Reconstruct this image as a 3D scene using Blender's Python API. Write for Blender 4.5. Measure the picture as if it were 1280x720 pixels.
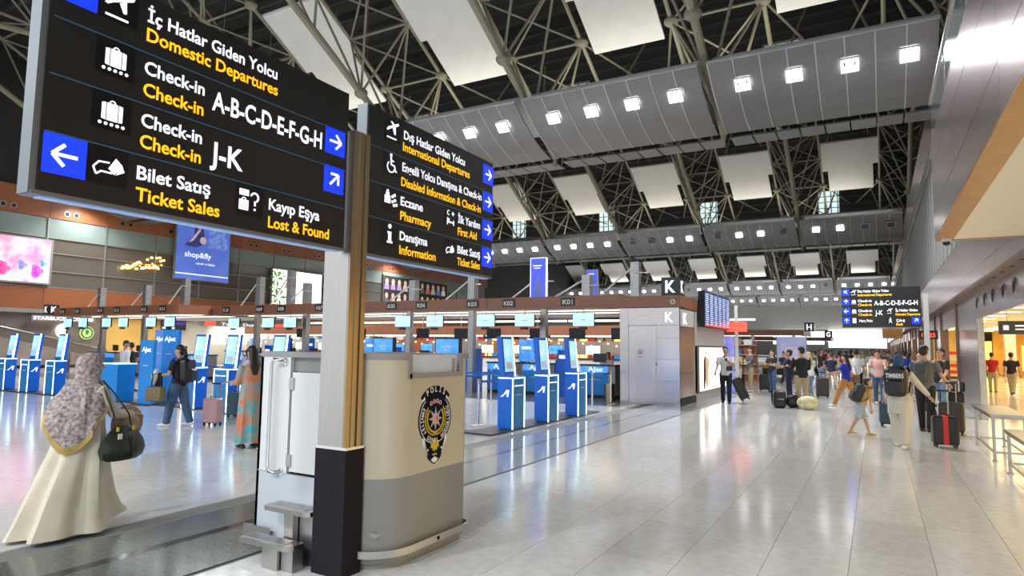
import bpy, bmesh, math, random
from mathutils import Vector, Matrix
from math import sin, cos, pi, radians as R
random.seed(7)
for o in list(bpy.data.objects): bpy.data.objects.remove(o)
SC = bpy.context.scene
COL = SC.collection
# ------------------------------------------------------------------ camera
cam_d = bpy.data.cameras.new('camera'); cam = bpy.data.objects.new('camera', cam_d); COL.objects.link(cam)
yaw, pit, rol = R(29.43937577), R(5.11408267), R(0.74277679)
f_ = Vector((-sin(yaw)*cos(pit), cos(yaw)*cos(pit), sin(pit)))
r_ = Vector((cos(yaw), sin(yaw), 0)); u_ = r_.cross(f_)
r2 = cos(rol)*r_+sin(rol)*u_; u2 = -sin(rol)*r_+cos(rol)*u_
M = Matrix((r2, u2, -f_)).transposed().to_4x4(); M.translation = Vector((0, 0, 1.72))
cam.matrix_world = M
cam_d.sensor_width = 36; cam_d.lens = 806.556/1280*36; cam_d.clip_end = 600; cam_d.clip_start = .05
SC.camera = cam
# ------------------------------------------------------------------ world, exposure
w = bpy.data.worlds.new('world'); SC.world = w; w.use_nodes = True
w.node_tree.nodes['Background'].inputs[0].default_value = (.86, .93, 1, 1)
w.node_tree.nodes['Background'].inputs[1].default_value = 1.35
SC.view_settings.view_transform = 'Standard'; SC.view_settings.look = 'None'
SC.view_settings.exposure = -0.05; SC.view_settings.gamma = 1; SC.view_settings.use_curve_mapping = False
def lamp(kind, name, loc, power, color=(1, 1, 1), size=.3, sy=None, rot=(0, 0, 0), spot=140, blend=.6):
    l = bpy.data.lights.new(name, kind); l.energy = power; l.color = color
    if kind == 'AREA':
        l.size = size
        if sy: l.shape = 'RECTANGLE'; l.size_y = sy
    elif kind == 'SPOT': l.shadow_soft_size = size; l.spot_size = R(spot); l.spot_blend = blend
    else: l.shadow_soft_size = size
    o = bpy.data.objects.new(name, l); o.location = loc; o.rotation_euler = rot; COL.objects.link(o); return o
BAY = [25.2, 56, 104, 131, 186]                # lower lip of each light baffle band
CHX = [2.3-7.22*k for k in range(7)]                 # lines of the roof trusses
FLOOD = (.93, .96, 1)
for yb in (-36.4, -5.6):                              # the bands of the hall behind the viewer
    for i in range(5):
        lamp('SPOT', 'hall_floodlight', (-1.3-7.22*i, yb-2.6, 10.6), 3600, FLOOD, .35, spot=150)
for yb in [-5.6]+BAY[:3]:                             # added upward fill over the bands, brightens the ceiling panels
    lamp('AREA', 'panel_fill_light', (-20, yb-.6, 12.15), 700, (1, .97, .9), 40, 1.6, rot=(pi, 0, 0))
# large soft light of the shop hall on the right and of the check in hall beyond the counters
lamp('AREA', 'shop_ceiling_light', (8.5, 14, 3.15), 1250, (1, .76, .38), 8, 22)
lamp('AREA', 'shop_ceiling_light', (8.5, 42, 3.15), 1500, (1, .78, .42), 8, 22)
lamp('AREA', 'canopy_light', (-17, 23.4, 2.9), 220, (1, .86, .70), 18, 4)
lamp('AREA', 'canopy_light', (-34, 21.5, 2.9), 170, (1, .80, .55), 14, 4)
lamp('AREA', 'back_hall_light', (-20, 34, 4.5), 520, (1, .80, .60), 24, 8)
lamp('AREA', 'side_wall_light', (-41.5, 34, 3.2), 420, (1, .78, .45), 4, 18)
# ------------------------------------------------------------------ mesh builder
class MB:
    def __init__(s): s.v = []; s.f = []; s.fr = None
    def frame(s, o, U, V): s.fr = (Vector(o), Vector(U).normalized(), Vector(V).normalized()); return s
    def box(s, x0, x1, y0, y1, z0, z1):
        b = len(s.v); s.v += [(x, y, z) for z in (z0, z1) for y in (y0, y1) for x in (x0, x1)]
        s.f += [tuple(b+i for i in q) for q in ((0, 2, 3, 1), (4, 5, 7, 6), (0, 1, 5, 4), (2, 6, 7, 3), (0, 4, 6, 2), (1, 3, 7, 5))]; return s
    def quad(s, *p): b = len(s.v); s.v += [tuple(q) for q in p]; s.f.append(tuple(range(b, b+len(p)))); return s
    def loft(s, rings, cap=True, closed=True):
        b = len(s.v); n = len(rings[0])
        for r in rings: s.v += [tuple(p) for p in r]
        for i in range(len(rings)-1):
            for j in range(n if closed else n-1):
                k = (j+1) % n; s.f.append((b+i*n+j, b+i*n+k, b+(i+1)*n+k, b+(i+1)*n+j))
        if cap: s.f.append(tuple(b+j for j in reversed(range(n)))); s.f.append(tuple(b+(len(rings)-1)*n+j for j in range(n)))
        return s
    def tube(s, pts, rad, n=10, dome=False, ref=(1, 0, 0)):
        pts = [Vector(p) for p in pts]
        if not isinstance(rad, (list, tuple)): rad = [rad]*len(pts)
        rad = [r if isinstance(r, (list, tuple)) else (r, r) for r in rad]
        if dome:
            d0 = (pts[0]-pts[1]).normalized(); d1 = (pts[-1]-pts[-2]).normalized(); a, z = rad[0], rad[-1]; ma, mz = min(a), min(z)
            P0, P1 = pts[0], pts[-1]
            pts = [P0+d0*ma*.92, P0+d0*ma*.6]+pts+[P1+d1*mz*.6, P1+d1*mz*.92]
            rad = [(a[0]*.38, a[1]*.38), (a[0]*.8, a[1]*.8)]+rad+[(z[0]*.8, z[1]*.8), (z[0]*.38, z[1]*.38)]
        rings = []; ref = Vector(ref)
        for i, p in enumerate(pts):
            t = (pts[min(i+1, len(pts)-1)]-pts[max(i-1, 0)]).normalized()
            X = ref-t*ref.dot(t)
            if X.length < .05: rr = Vector((0, 1, 0)); X = rr-t*rr.dot(t)
            X.normalize(); Y = t.cross(X)
            rings.append([p+X*rad[i][0]*cos(2*pi*j/n)+Y*rad[i][1]*sin(2*pi*j/n) for j in range(n)])
        return s.loft(rings)
    def ball(s, c, r, n=12, m=8, rot=None):
        r = r if isinstance(r, (list, tuple)) else (r, r, r); c = Vector(c); rings = []
        for i in range(1, m):
            a = pi*i/m
            rings.append([c+((rot or Matrix.Identity(3)) @ Vector((r[0]*sin(a)*cos(2*pi*j/n), r[1]*sin(a)*sin(2*pi*j/n), -r[2]*cos(a)))) for j in range(n)])
        return s.loft(rings)
    def cyl(s, c, r, z0, z1, n=20): return s.tube([(c[0], c[1], z0), (c[0], c[1], z1)], r, n)
    def rbox(s, x0, x1, y0, y1, z0, z1, r=.03, e=None, n=4):
        e = r*.6 if e is None else e
        def ring(y, k):
            P = []
            for cx, cz, a0 in ((x1-r, z1-r, 0), (x0+r, z1-r, 90), (x0+r, z0+r, 180), (x1-r, z0+r, 270)):
                for i in range(n+1):
                    a = R(a0+90*i/n); P.append((cx+(r-k)*cos(a), y, cz+(r-k)*sin(a)))
            return P[::-1]
        return s.loft([ring(y0, e), ring(y0+e, 0), ring(y1-e, 0), ring(y1, e)])
    def prism(s, poly, z0, z1): return s.loft([[(x, y, z0) for x, y in poly], [(x, y, z1) for x, y in poly]])
    # flat figures in the current frame
    def fpoly(s, pts, d=.003, h=0):
        o, U, V = s.fr; N = U.cross(V)
        return s.loft([[o+U*a+V*b+N*h for a, b in pts], [o+U*a+V*b+N*(h+d) for a, b in pts]])
    def frect(s, a0, a1, b0, b1, d=.003, h=0): return s.fpoly([(a0, b0), (a1, b0), (a1, b1), (a0, b1)], d, h)
    def fdisc(s, c, r, d=.003, h=0, n=24, ry=None): return s.fpoly([(c[0]+r*cos(2*pi*i/n), c[1]+(ry or r)*sin(2*pi*i/n)) for i in range(n)], d, h)
    def fline(s, p, q, w, d=.003, h=0):
        dx, dy = q[0]-p[0], q[1]-p[1]; L = math.hypot(dx, dy); a, b = -dy/L*w/2, dx/L*w/2
        return s.fpoly([(p[0]-a, p[1]-b), (q[0]-a, q[1]-b), (q[0]+a, q[1]+b), (p[0]+a, p[1]+b)], d, h)
    def farc(s, c, r, a0, a1, w, d=.003, h=0, n=16, ry=None):
        k = (ry or r)/r
        A = [R(a0+(a1-a0)*i/n) for i in range(n+1)]
        for i in range(n): s.fpoly([(c[0]+(r-w/2)*cos(A[i]), c[1]+k*(r-w/2)*sin(A[i])), (c[0]+(r+w/2)*cos(A[i]), c[1]+k*(r+w/2)*sin(A[i])), (c[0]+(r+w/2)*cos(A[i+1]), c[1]+k*(r+w/2)*sin(A[i+1])), (c[0]+(r-w/2)*cos(A[i+1]), c[1]+k*(r-w/2)*sin(A[i+1]))], d, h)
        return s
    def mesh(s, name, mat, off=(0, 0, 0), smooth=False):
        me = bpy.data.meshes.new(name)
        me.from_pydata([(p[0]-off[0], p[1]-off[1], p[2]-off[2]) for p in s.v], [], s.f)
        if mat: me.materials.append(mat)
        if smooth:
            me.polygons.foreach_set('use_smooth', [True]*len(me.polygons))
            try: me.set_sharp_from_angle(angle=R(38))
            except Exception: pass
        me.update(); return me
    def build(s, name, mat, parent=None, smooth=False, world=False):
        off = parent.location if (world and parent) else (0, 0, 0)
        o = bpy.data.objects.new(name, s.mesh(name, mat, off, smooth)); COL.objects.link(o)
        if parent: o.parent = parent
        return o
def tag(o, label=None, cat=None, group=None, kind=None):
    if label: o['label'] = label
    if cat: o['category'] = cat
    if group: o['group'] = group
    if kind: o['kind'] = kind
    return o
def thing(name, label, cat, loc=(0, 0, 0), rz=0, group=None):
    o = bpy.data.objects.new(name, None); COL.objects.link(o); o.location = loc; o.rotation_euler = (0, 0, rz)
    o.empty_display_size = .1
    return tag(o, label, cat, group)
def struct(name, mb, m, parent=None): return tag(mb.build(name, m, parent), kind='structure')
def inst(name, me, parent, loc=(0, 0, 0), rot=(0, 0, 0), scale=(1, 1, 1)):
    o = bpy.data.objects.new(name, me); COL.objects.link(o); o.parent = parent; o.location = loc; o.rotation_euler = rot; o.scale = scale; return o
def dup(root, loc=None, rz=None, label=None, group=None):
    def cp(o, par):
        c = o.copy(); COL.objects.link(c)
        if par: c.parent = par
        for ch in o.children: cp(ch, c)
        return c
    r = cp(root, None)
    if loc is not None: r.location = loc
    if rz is not None: r.rotation_euler = (0, 0, rz)
    if label: r['label'] = label
    if group: r['group'] = group
    return r
ORD = ['first', 'second', 'third', 'fourth', 'fifth', 'sixth', 'seventh', 'eighth', 'ninth', 'tenth', 'eleventh', 'twelfth', 'thirteenth', 'fourteenth', 'fifteenth', 'sixteenth']
# ------------------------------------------------------------------ materials
def mat(name, col, rough=.5, metal=0, emit=0, noise=0, scale=20, stretch=None, col2=None, bump=0, alpha=1, trans=0, spec=None, rnd=0, ecol=None):
    m = bpy.data.materials.new(name); m.use_nodes = True; nt = m.node_tree; b = nt.nodes['Principled BSDF']
    def S(n, v):
        if n in b.inputs: b.inputs[n].default_value = v
    c = (*col, 1); S('Base Color', c); S('Roughness', rough); S('Metallic', metal)
    if spec is not None: S('Specular IOR Level', spec)
    if emit: S('Emission Color', (*(ecol or col), 1)); S('Emission Strength', emit)
    if alpha < 1: S('Alpha', alpha)
    if trans: S('Transmission Weight', trans)
    src = None
    if noise or col2 or bump:
        tc = nt.nodes.new('ShaderNodeTexCoord'); mp = nt.nodes.new('ShaderNodeMapping'); nz = nt.nodes.new('ShaderNodeTexNoise')
        mp.inputs['Scale'].default_value = stretch or (1, 1, 1); nz.inputs['Scale'].default_value = scale; nz.inputs['Detail'].default_value = 4
        nt.links.new(tc.outputs['Object'], mp.inputs[0]); nt.links.new(mp.outputs[0], nz.inputs['Vector'])
        mx = nt.nodes.new('ShaderNodeMix'); mx.data_type = 'RGBA'
        c2 = col2 or tuple(min(1, x*(1+noise)) for x in col); c1 = col if col2 else tuple(x*(1-noise) for x in col)
        mx.inputs[6].default_value = (*c1, 1); mx.inputs[7].default_value = (*c2, 1)
        rp = nt.nodes.new('ShaderNodeMapRange'); rp.inputs[1].default_value = .35; rp.inputs[2].default_value = .65
        nt.links.new(nz.outputs['Fac'], rp.inputs[0]); nt.links.new(rp.outputs[0], mx.inputs[0]); nt.links.new(mx.outputs[2], b.inputs['Base Color']); src = mx.outputs[2]
        if emit and emit > 0: nt.links.new(mx.outputs[2], b.inputs['Emission Color'])
        if bump:
            bp = nt.nodes.new('ShaderNodeBump'); bp.inputs['Strength'].default_value = bump; bp.inputs['Distance'].default_value = .01
            nt.links.new(nz.outputs['Fac'], bp.inputs['Height']); nt.links.new(bp.outputs[0], b.inputs['Normal'])
    if rnd:
        oi = nt.nodes.new('ShaderNodeNewGeometry' if rnd == 'island' else 'ShaderNodeObjectInfo'); hs = nt.nodes.new('ShaderNodeHueSaturation')
        mr = nt.nodes.new('ShaderNodeMapRange'); mr.inputs[3].default_value = .93; mr.inputs[4].default_value = 1.06
        nt.links.new(oi.outputs['Random Per Island' if rnd == 'island' else 'Random'], mr.inputs[0]); nt.links.new(mr.outputs[0], hs.inputs['Value'])
        if src: nt.links.new(src, hs.inputs['Color'])
        else: hs.inputs['Color'].default_value = c
        nt.links.new(hs.outputs[0], b.inputs['Base Color'])
    return m
TC = (.66, .66, .64)
m_tile = mat('tile_stone', TC, .13, noise=.07, scale=9, rnd='object', spec=.75)
m_tile_s = mat('tile_stone_far', TC, .13, noise=.07, scale=9, rnd='island', spec=.75)
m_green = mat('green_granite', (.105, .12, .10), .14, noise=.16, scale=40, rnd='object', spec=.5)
m_palestripe = mat('stripe_sheen_granite', (.40, .41, .40), .14, noise=.10, scale=30, rnd='object', spec=.6)  # stripe past the booth: bright floor reflection put into a paler stone colour
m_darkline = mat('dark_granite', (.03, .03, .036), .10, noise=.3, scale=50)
m_boothlgf = mat('line_sheen_granite', (.26, .27, .28), .14)  # dark line past the booth, lightened by the same painted reflection
m_joint = mat('joint', (.20, .20, .19), .6)
m_steel = mat('brushed_steel', (.50, .475, .44), .30, 1, noise=.03, scale=5, stretch=(8, 8, .6))
m_steel_d = mat('dull_steel', (.42, .41, .40), .4, 1, noise=.1, scale=10)
m_gold = mat('champagne_metal', (.40, .33, .22), .34, 1, noise=.1, scale=6, stretch=(1, 1, .1))
m_chrome = mat('chrome', (.75, .75, .76), .15, 1)
m_clad = mat('dark_cladding', (.014, .012, .015), .7, noise=.12, scale=30, spec=.15)
m_signblk = mat('sign_black', (.020, .018, .016), .25)
m_iconblk = mat('icon_black', (.004, .004, .004), .3)
m_signfr = mat('sign_frame', (.22, .24, .25), .35, .6)
m_white_e = mat('white_letter', (.85, .88, 1), .5, emit=.95)
m_yel_e = mat('yellow_letter', (1, .52, .008), .5, emit=.95)
m_blue_e = mat('blue_tile', (.008, .045, .9), .4, emit=.75)
m_line = mat('row_line', (.03, .10, .18), .5, emit=.25)
m_ledblue = mat('led_edge', (.30, .45, .8), .4, emit=.35)
m_cream = mat('booth_cream', (.50, .445, .33), .30)
m_boothw = mat('booth_white', (.66, .67, .66), .30)
m_boothg = mat('booth_grey', (.24, .24, .22), .28)
m_boothlg = mat('booth_light_grey', (.48, .52, .55), .3)
m_rim = mat('booth_rim', (.27, .265, .26), .35)
m_glassy = mat('frosted_panel', (.60, .68, .82), .2)
m_brown = mat('brown_panel', (.31, .105, .042), .35, noise=.14, scale=2, stretch=(1, 1, 14), rnd='object')
m_brownk = mat('brown_fascia', (.30, .12, .066), .3, noise=.10, scale=2, stretch=(1, 1, 12), rnd='object')
m_wallmetal = mat('wall_metal', (.56, .50, .48), .24, 1, noise=.05, scale=3, stretch=(1, 1, 20), rnd='object')
m_pink = mat('fascia_metal', (.62, .49, .48), .25, .85, noise=.05, scale=2, rnd='object')
m_orange = mat('orange_trim', (.46, .23, .06), .4, noise=.08, scale=3)
m_soffit = mat('cream_soffit', (.86, .78, .62), .6)
m_bronze = mat('bronze_strip', (.20, .12, .09), .4, .3)
m_band = mat('baffle_mesh', (.175, .17, .17), .38, .35, noise=.10, scale=120, rnd='object')
m_bandrib = mat('baffle_rib', (.46, .45, .45), .4, .4)
m_truss = mat('truss_paint', (.25, .23, .16), .5)
m_deck = mat('roof_deck', (.028, .028, .028), .7)
m_purlin = mat('purlin', (.055, .053, .048), .6)
m_panel = mat('acoustic_panel', (.72, .70, .64), .6, noise=.03, scale=1.5)
m_lampE = mat('flood_glow', (.93, .96, 1), .5, emit=14)
m_lampE2 = mat('strip_glow', (1, .93, .80), .5, emit=3)
m_lampoff = mat('lamp_off', (.03, .03, .035), .3)
m_sky = mat('skylight_pane', (.62, .80, .80), .3, emit=1.1)
m_dark = mat('dark_interior', (.025, .022, .02), .6)
m_black = mat('black_plastic', (.010, .010, .012), .35)
m_wglass = mat('window_glass', (.135, .115, .09), .12, spec=.5)
m_gglass = mat('greenish_glass', (.24, .29, .26), .15)
m_gglass2 = mat('upper_glass', (.34, .40, .38), .10, noise=.2, scale=3, stretch=(1, 2, .1))
m_mull = mat('mullion', (.34, .32, .30), .4, .5)
m_blue = mat('counter_blue', (.010, .28, .80), .3)
m_blueA = mat('kiosk_blue', (.004, .17, .82), .25)
m_blueT = mat('kiosk_teal', (.008, .20, .52), .25)
m_led = mat('kiosk_led', (.75, .92, 1), .4, emit=4)
m_scr = mat('kiosk_screen', (.10, .48, .80), .15, emit=.8, col2=(.50, .78, .92), scale=2.2)
m_scrw = mat('white_screen', (.42, .74, .90), .3, emit=1.15)
m_scrb = mat('blue_screen', (.03, .22, .75), .2, emit=.9, col2=(.10, .35, .9), scale=4)
m_scrwarm = mat('pale_screen', (.80, .90, .80), .3, emit=1.0)
m_grey = mat('grey_laminate', (.42, .42, .41), .4)
m_lgrey = mat('light_laminate', (.60, .58, .55), .4)
m_plinth = mat('dark_plinth', (.025, .025, .03), .35)
m_belt = mat('blue_belt', (.01, .14, .60), .5)
m_red_e = mat('red_sign', (1, .08, .05), .4, emit=1.2)
m_red = mat('red_paint', (.6, .02, .02), .4)
m_navy = mat('navy', (.004, .005, .018), .7, spec=.1)
m_whitep = mat('white_print', (.8, .8, .78), .5)
m_goldp = mat('gold_print', (.62, .42, .01), .5)
m_silverp = mat('silver_print', (.35, .36, .37), .4)
m_redp = mat('red_print', (.75, .03, .02), .5)
m_brightw = mat('bright_white', (1, .97, .90), .5, emit=2.2)
m_yellow_e = mat('warm_glow', (1, .60, .16), .5, emit=1.5)
m_yellow_p = mat('yellow_light_panel', (1, .80, .40), .5, emit=5)
m_yellow = mat('yellow_wall', (.80, .48, .13), .5, noise=.1, scale=.6)
m_ywall = mat('shop_wall_warm_cast', (.85, .55, .16), .5, noise=.2, scale=.8)  # yellow of the shop lighting is mixed into this wall colour
m_stonewall = mat('stone_wall', (.24, .19, .16), .4, noise=.2, scale=.8)
# ------------------------------------------------------------------ deferred text and remeshed bodies
TEXTS = []; REM = []
def text(s, parent, o, U, V, cap, width, m, align='L', name='lettering', bold=.012, join=None):
    """s is written in the plane (U,V) from baseline point o (in the parent's own space)"""
    TEXTS.append(dict(s=s, parent=parent, o=Vector(o), U=Vector(U).normalized(), V=Vector(V).normalized(), cap=cap, width=width, m=m, al=align, name=name, b=bold, join=join))
def finish_text():
    tmp = []
    for t in TEXTS:
        c = bpy.data.curves.new('t', 'FONT'); c.body = t['s']; c.size = 1; c.offset = t['b']; c.resolution_u = 3
        o = bpy.data.objects.new('t', c); COL.objects.link(o); tmp.append(o)
    dg = bpy.context.evaluated_depsgraph_get(); groups = {}
    for t, o in zip(TEXTS, tmp):
        me = bpy.data.meshes.new_from_object(o.evaluated_get(dg))
        if not me.vertices: continue
        xs = [v.co.x for v in me.vertices]; x0, x1 = min(xs), max(xs); sy = t['cap']/.729
        sx = t['width']/(x1-x0) if t['width'] else sy*.88
        ox = {'L': -x0, 'C': -(x0+x1)/2, 'R': -x1}[t['al']]; N = t['U'].cross(t['V'])
        V = [t['o']+t['U']*((v.co.x+ox)*sx)+t['V']*(v.co.y*sy)+N*.0015 for v in me.vertices]
        F = [tuple(p.vertices) for p in me.polygons]
        k = t['join'] or id(t); g = groups.setdefault(k, [t, [], []]); b = len(g[1]); g[1] += V; g[2] += [tuple(b+i for i in q) for q in F]
        bpy.data.meshes.remove(me)
    for o in tmp:
        c = o.data; bpy.data.objects.remove(o); bpy.data.curves.remove(c)
    for t, V, F in groups.values():
        mb = MB(); mb.v = V; mb.f = F; mb.build(t['name'], t['m'], t['parent'])
def remesh(o, vox, extra=None, it=3):
    md = o.modifiers.new('r', 'REMESH'); md.mode = 'VOXEL'; md.voxel_size = vox
    sm = o.modifiers.new('s', 'SMOOTH'); sm.iterations = it; sm.factor = .5
    REM.append((o, extra))
def finish_remesh():
    dg = bpy.context.evaluated_depsgraph_get(); res = []
    for o, ex in REM: res.append(bpy.data.meshes.new_from_object(o.evaluated_get(dg)))
    for (o, ex), me in zip(REM, res):
        m = o.data.materials[0]; o.modifiers.clear()
        if ex and ex.v:
            bm = bmesh.new(); bm.from_mesh(me); e = ex.mesh('e', None); bm.from_mesh(e); bm.to_mesh(me); bm.free()
        me.materials.clear(); me.materials.append(m)
        me.polygons.foreach_set('use_smooth', [True]*len(me.polygons)); me.polygons.foreach_set('material_index', [0]*len(me.polygons))
        me.name = o.name; o.data = me
XP = ((0, 1, 0), (0, 0, 1))       # plane seen from +X
YM = ((1, 0, 0), (0, 0, 1))       # plane seen from -Y
# ================================================================== FLOOR
mb = MB().box(-60, 30, -8, 215, -.30, -.012); floor = struct('floor', mb, m_joint)
TW, TL = .6, 1.2
tile_me = MB().box(.002, TW-.002, .002, TL-.002, -.012, 0).mesh('floor_tile', m_tile)
near, far = [], MB()
X0 = -1.45-TW*72; Y0 = 5.27-TL*8
def in_view(x, y):
    v = Vector((x, y, -1.72)); d = v.dot(f_)
    if d < .3: return False
    a = 806*v.dot(r2)/d; b = 806*v.dot(u2)/d
    return abs(a) < 700 and abs(b) < 420
cand = []
for j in range(0, 52):
    for i in range(0, 100):
        x = X0+i*TW; y = Y0+j*TL
        if -5.96 < x+TW/2 < -4.5: continue
        if in_view(x+TW/2, y+TL/2) or in_view(x, y+TL) or in_view(x+TW, y+TL): cand.append((math.hypot(x+.3, y+.6), x, y))
cand.sort()
for k, (d, x, y) in enumerate(cand):
    if k < 290: inst('floor_tile', tile_me, floor, (x, y, 0))
    else: far.box(x+.002, x+TW-.002, y+.002, y+TL-.002, -.012, 0)
tag(far.build('floor_tile_field', m_tile_s, floor), kind='stuff')
mb = MB(); seen = set((round(x, 2), round(y, 2)) for _, x, y in cand)
for j in range(0, 52):                                   # tiles beside and behind the view, joined
    for i in range(0, 116):
        x = X0+i*TW; y = Y0+j*TL
        if -5.96 < x+TW/2 < -4.5 or (round(x, 2), round(y, 2)) in seen: continue
        if x < -59 or x > 29: continue
        mb.box(x+.002, x+TW-.002, y+.002, y+TL-.002, -.012, 0)
tag(mb.build('floor_tile_surround', m_tile_s, floor), kind='stuff')
YE = Y0+52*TL
MB().box(-60, -5.95, YE, 215, -.012, 0).build('far_paving', m_tile_s, floor)
MB().box(-4.51, 30, YE, 215, -.012, 0).build('far_paving', m_tile_s, floor)
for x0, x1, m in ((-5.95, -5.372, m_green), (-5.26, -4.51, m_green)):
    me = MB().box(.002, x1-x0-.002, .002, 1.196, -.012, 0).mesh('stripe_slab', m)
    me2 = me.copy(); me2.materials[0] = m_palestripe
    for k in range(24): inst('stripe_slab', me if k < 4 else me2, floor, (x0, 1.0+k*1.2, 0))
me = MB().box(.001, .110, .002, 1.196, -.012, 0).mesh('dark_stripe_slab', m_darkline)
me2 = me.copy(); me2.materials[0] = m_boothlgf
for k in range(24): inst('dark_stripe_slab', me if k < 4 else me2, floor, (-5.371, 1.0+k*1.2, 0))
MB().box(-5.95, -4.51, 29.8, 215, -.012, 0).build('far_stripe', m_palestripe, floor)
# ================================================================== RIGHT SIDE
wr = tag(bpy.data.objects.new('wall_right', None), kind='structure'); COL.objects.link(wr)
def wpiece(name, m, x0, x1, y0, y1, z0, z1, par=wr): return MB().box(x0, x1, y0, y1, z0, z1).build(name, m, par)
# fascia between bronze soffit and glass
for y in range(3, 150, 6 if True else 4):
    for z0, z1 in ((3.3, 3.60), (3.606, 4.6)): wpiece('fascia_panel', m_pink, 2.0, 2.06, y+.006, y+6-.006, z0, z1)
wpiece('fascia_core', m_dark, 2.05, 2.7, 3, 153, 3.32, 4.62)
wpiece('bronze_soffit', m_bronze, 2.0, 2.32, 3, 153, 3.26, 3.30)
for y in range(5, 30, 1): MB().cyl((2.16, y+.4), .035, 3.25, 3.262, 10).build('downlight', m_lampoff, wr)
# header over openings
for y0, y1 in ((3, 8), (8, 14.5), (14.5, 20.4), (20.4, 25.6)): wpiece('header_panel', m_wallmetal, 2.3, 2.36, y0+.006, y1-.006, 2.58, 3.26)
for y in (13.75, 15.12, 16.34, 17.7, 18.95, 20.32):
    b = MB().frame((2.3, y, 2.965), *((0, -1, 0), (0, 0, 1)))
    b.fdisc((0, 0), .155, .02, n=28).build('air_vent', m_steel_d, wr)
    for k in range(5): b = MB().frame((2.278, y, 2.965), (0, -1, 0), (0, 0, 1)); b.farc((0, 0), .03+.024*k, 0, 360, .006, .006, n=18).build('vent_ring', m_black, wr) if k else b.fdisc((0, 0), .02, .01).build('vent_ring', m_black, wr)
# pier between shop openings
for z0, z1 in ((0, .9), (.906, 1.75), (1.756, 2.58)): wpiece('pier_panel', m_wallmetal, 2.3, 2.42, 20.53, 25.29, z0, z1)
wpiece('pier_post', m_steel_d, 2.28, 2.42, 20.44, 20.52, 0, 2.6); wpiece('pier_post', m_bronze, 2.26, 2.5, 25.3, 25.6, 0, 3.3)
for y0 in range(28, 150, 8):                          # further shop fronts
    wpiece('pier_panel', m_wallmetal, 2.3, 2.5, y0+3.2, y0+6.2, 0, 2.55); wpiece('pier_post', m_bronze, 2.25, 2.5, y0+2.9, y0+3.2, 0, 3.3); wpiece('pier_post', m_bronze, 2.25, 2.5, y0+6.2, y0+6.5, 0, 3.3)
    wpiece('header_panel', m_pink, 2.3, 2.36, y0-2.4, y0+5.6, 2.55, 3.26)
# glass storey over the fascia
for k, y in enumerate([3+1.2*i for i in range(122)]):
    if y < 12 and k % 2: continue
    wpiece('glass_pane', m_gglass2, 2.0, 2.03, y+.02, y+1.18, 4.62, 9.3)
    wpiece('mullion', m_mull, 1.96, 2.04, y-.02, y+.02, 4.6, 9.3)
wpiece('glass_backing', m_dark, 2.06, 2.2, 3, 150, 4.6, 11.2)
for y in range(3, 150, 6): wpiece('upper_band_panel', m_pink, 1.97, 2.05, y+.006, y+5.994, 9.3, 10.9)
wpiece('handrail', m_steel, 1.9, 1.96, 12.6, 150, 8.55, 8.62)
# near mezzanine block with orange trim
mz = thing('mezzanine_block', 'overhanging mezzanine with pinkish metal fascia, orange trim and cream soffit', 'mezzanine', (.87, 6, 3.5))
def mzb(name, m, *a): return MB().box(*a).build(name, m, mz, world=True)
Z0 = 3.5
for y0, y1 in ((-2, 1.9), (1.9, 5.9), (5.9, 9.1), (9.1, 12.25)):
    for z0, z1 in ((Z0, 3.92), (3.928, 4.62), (4.628, 5.1)): mzb('fascia_panel', m_pink, .87, .92, y0+.004, y1-.004, z0, z1)
    mzb('orange_panel', m_orange, .87, 1.10, y0+.003, y1-.003, Z0-.03, Z0-.002)
mzb('end_trim', m_orange, 1.10, 5.2, 12.17, 12.25, Z0-.03, Z0-.002)
mzb('soffit_panel', m_soffit, 1.10, 5.2, -2, 12.17, Z0-.02, Z0-.002); mzb('core', m_pink, .92, 5.2, -2, 12.24, Z0, 5.1)
for y in (-2, .4, 2.8, 5.2, 7.6, 10): mzb('balustrade_glass', m_gglass2, .89, .905, y+.02, y+2.22, 5.1, 5.72)
mzb('handrail', m_steel, .87, .93, -2, 12.25, 5.72, 5.77)
cam_dome = thing('security_camera', 'white dome security camera under the corner of the mezzanine', 'camera', (1.0, 12.0, 3.47))
MB().cyl((0, 0), .07, -.05, 0, 20).build('housing', m_whitep, cam_dome, True); MB().ball((0, 0, -.06), .052).build('dome', m_black, cam_dome, True)
# shop hall interior
sh = tag(bpy.data.objects.new('wall_shop', None), kind='structure'); COL.objects.link(sh)
wpiece('shop_ceiling', m_soffit, 2.5, 16, 3, 150, 3.22, 3.3, sh); wpiece('back_wall', m_ywall, 15.8, 16, 3, 150, 0, 3.3, sh)
wpiece('cross_wall', m_ywall, 2.5, 5, 56, 56.3, 0, 3.3, sh); wpiece('cross_wall', m_ywall, 7.6, 16, 60, 60.3, 0, 3.3, sh)
for y in range(6, 58, 3):
    for x in (3.6, 6.2, 8.8, 11.4): wpiece('light_panel', m_yellow_p, x, x+1.1, y, y+.28, 3.20, 3.218, sh)
wpiece('glowing_shopfront', m_yellow_e, 5.2, 7.4, 59, 59.2, .3, 2.5, sh); wpiece('glowing_shopfront', m_yellow_e, 9, 15, 58, 58.2, .4, 2.2, sh)
for i, (x, y, c) in enumerate(((6.6, 46, m_lgrey), (7.3, 40, m_steel_d), (10, 38, m_lgrey), (11, 34, m_lgrey), (12, 45, m_steel_d), (3.4, 50, m_lgrey))):
    t = thing('shop_column', 'square column in the yellow shop hall, %s from the opening' % ORD[i], 'column', (x, y, 0))
    MB().box(-.25, .25, -.25, .25, .3, 3.2).build('shaft', m_ywall if i % 2 else m_lgrey, t); MB().box(-.29, .29, -.29, .29, 0, .3).build('base', c, t)
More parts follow.
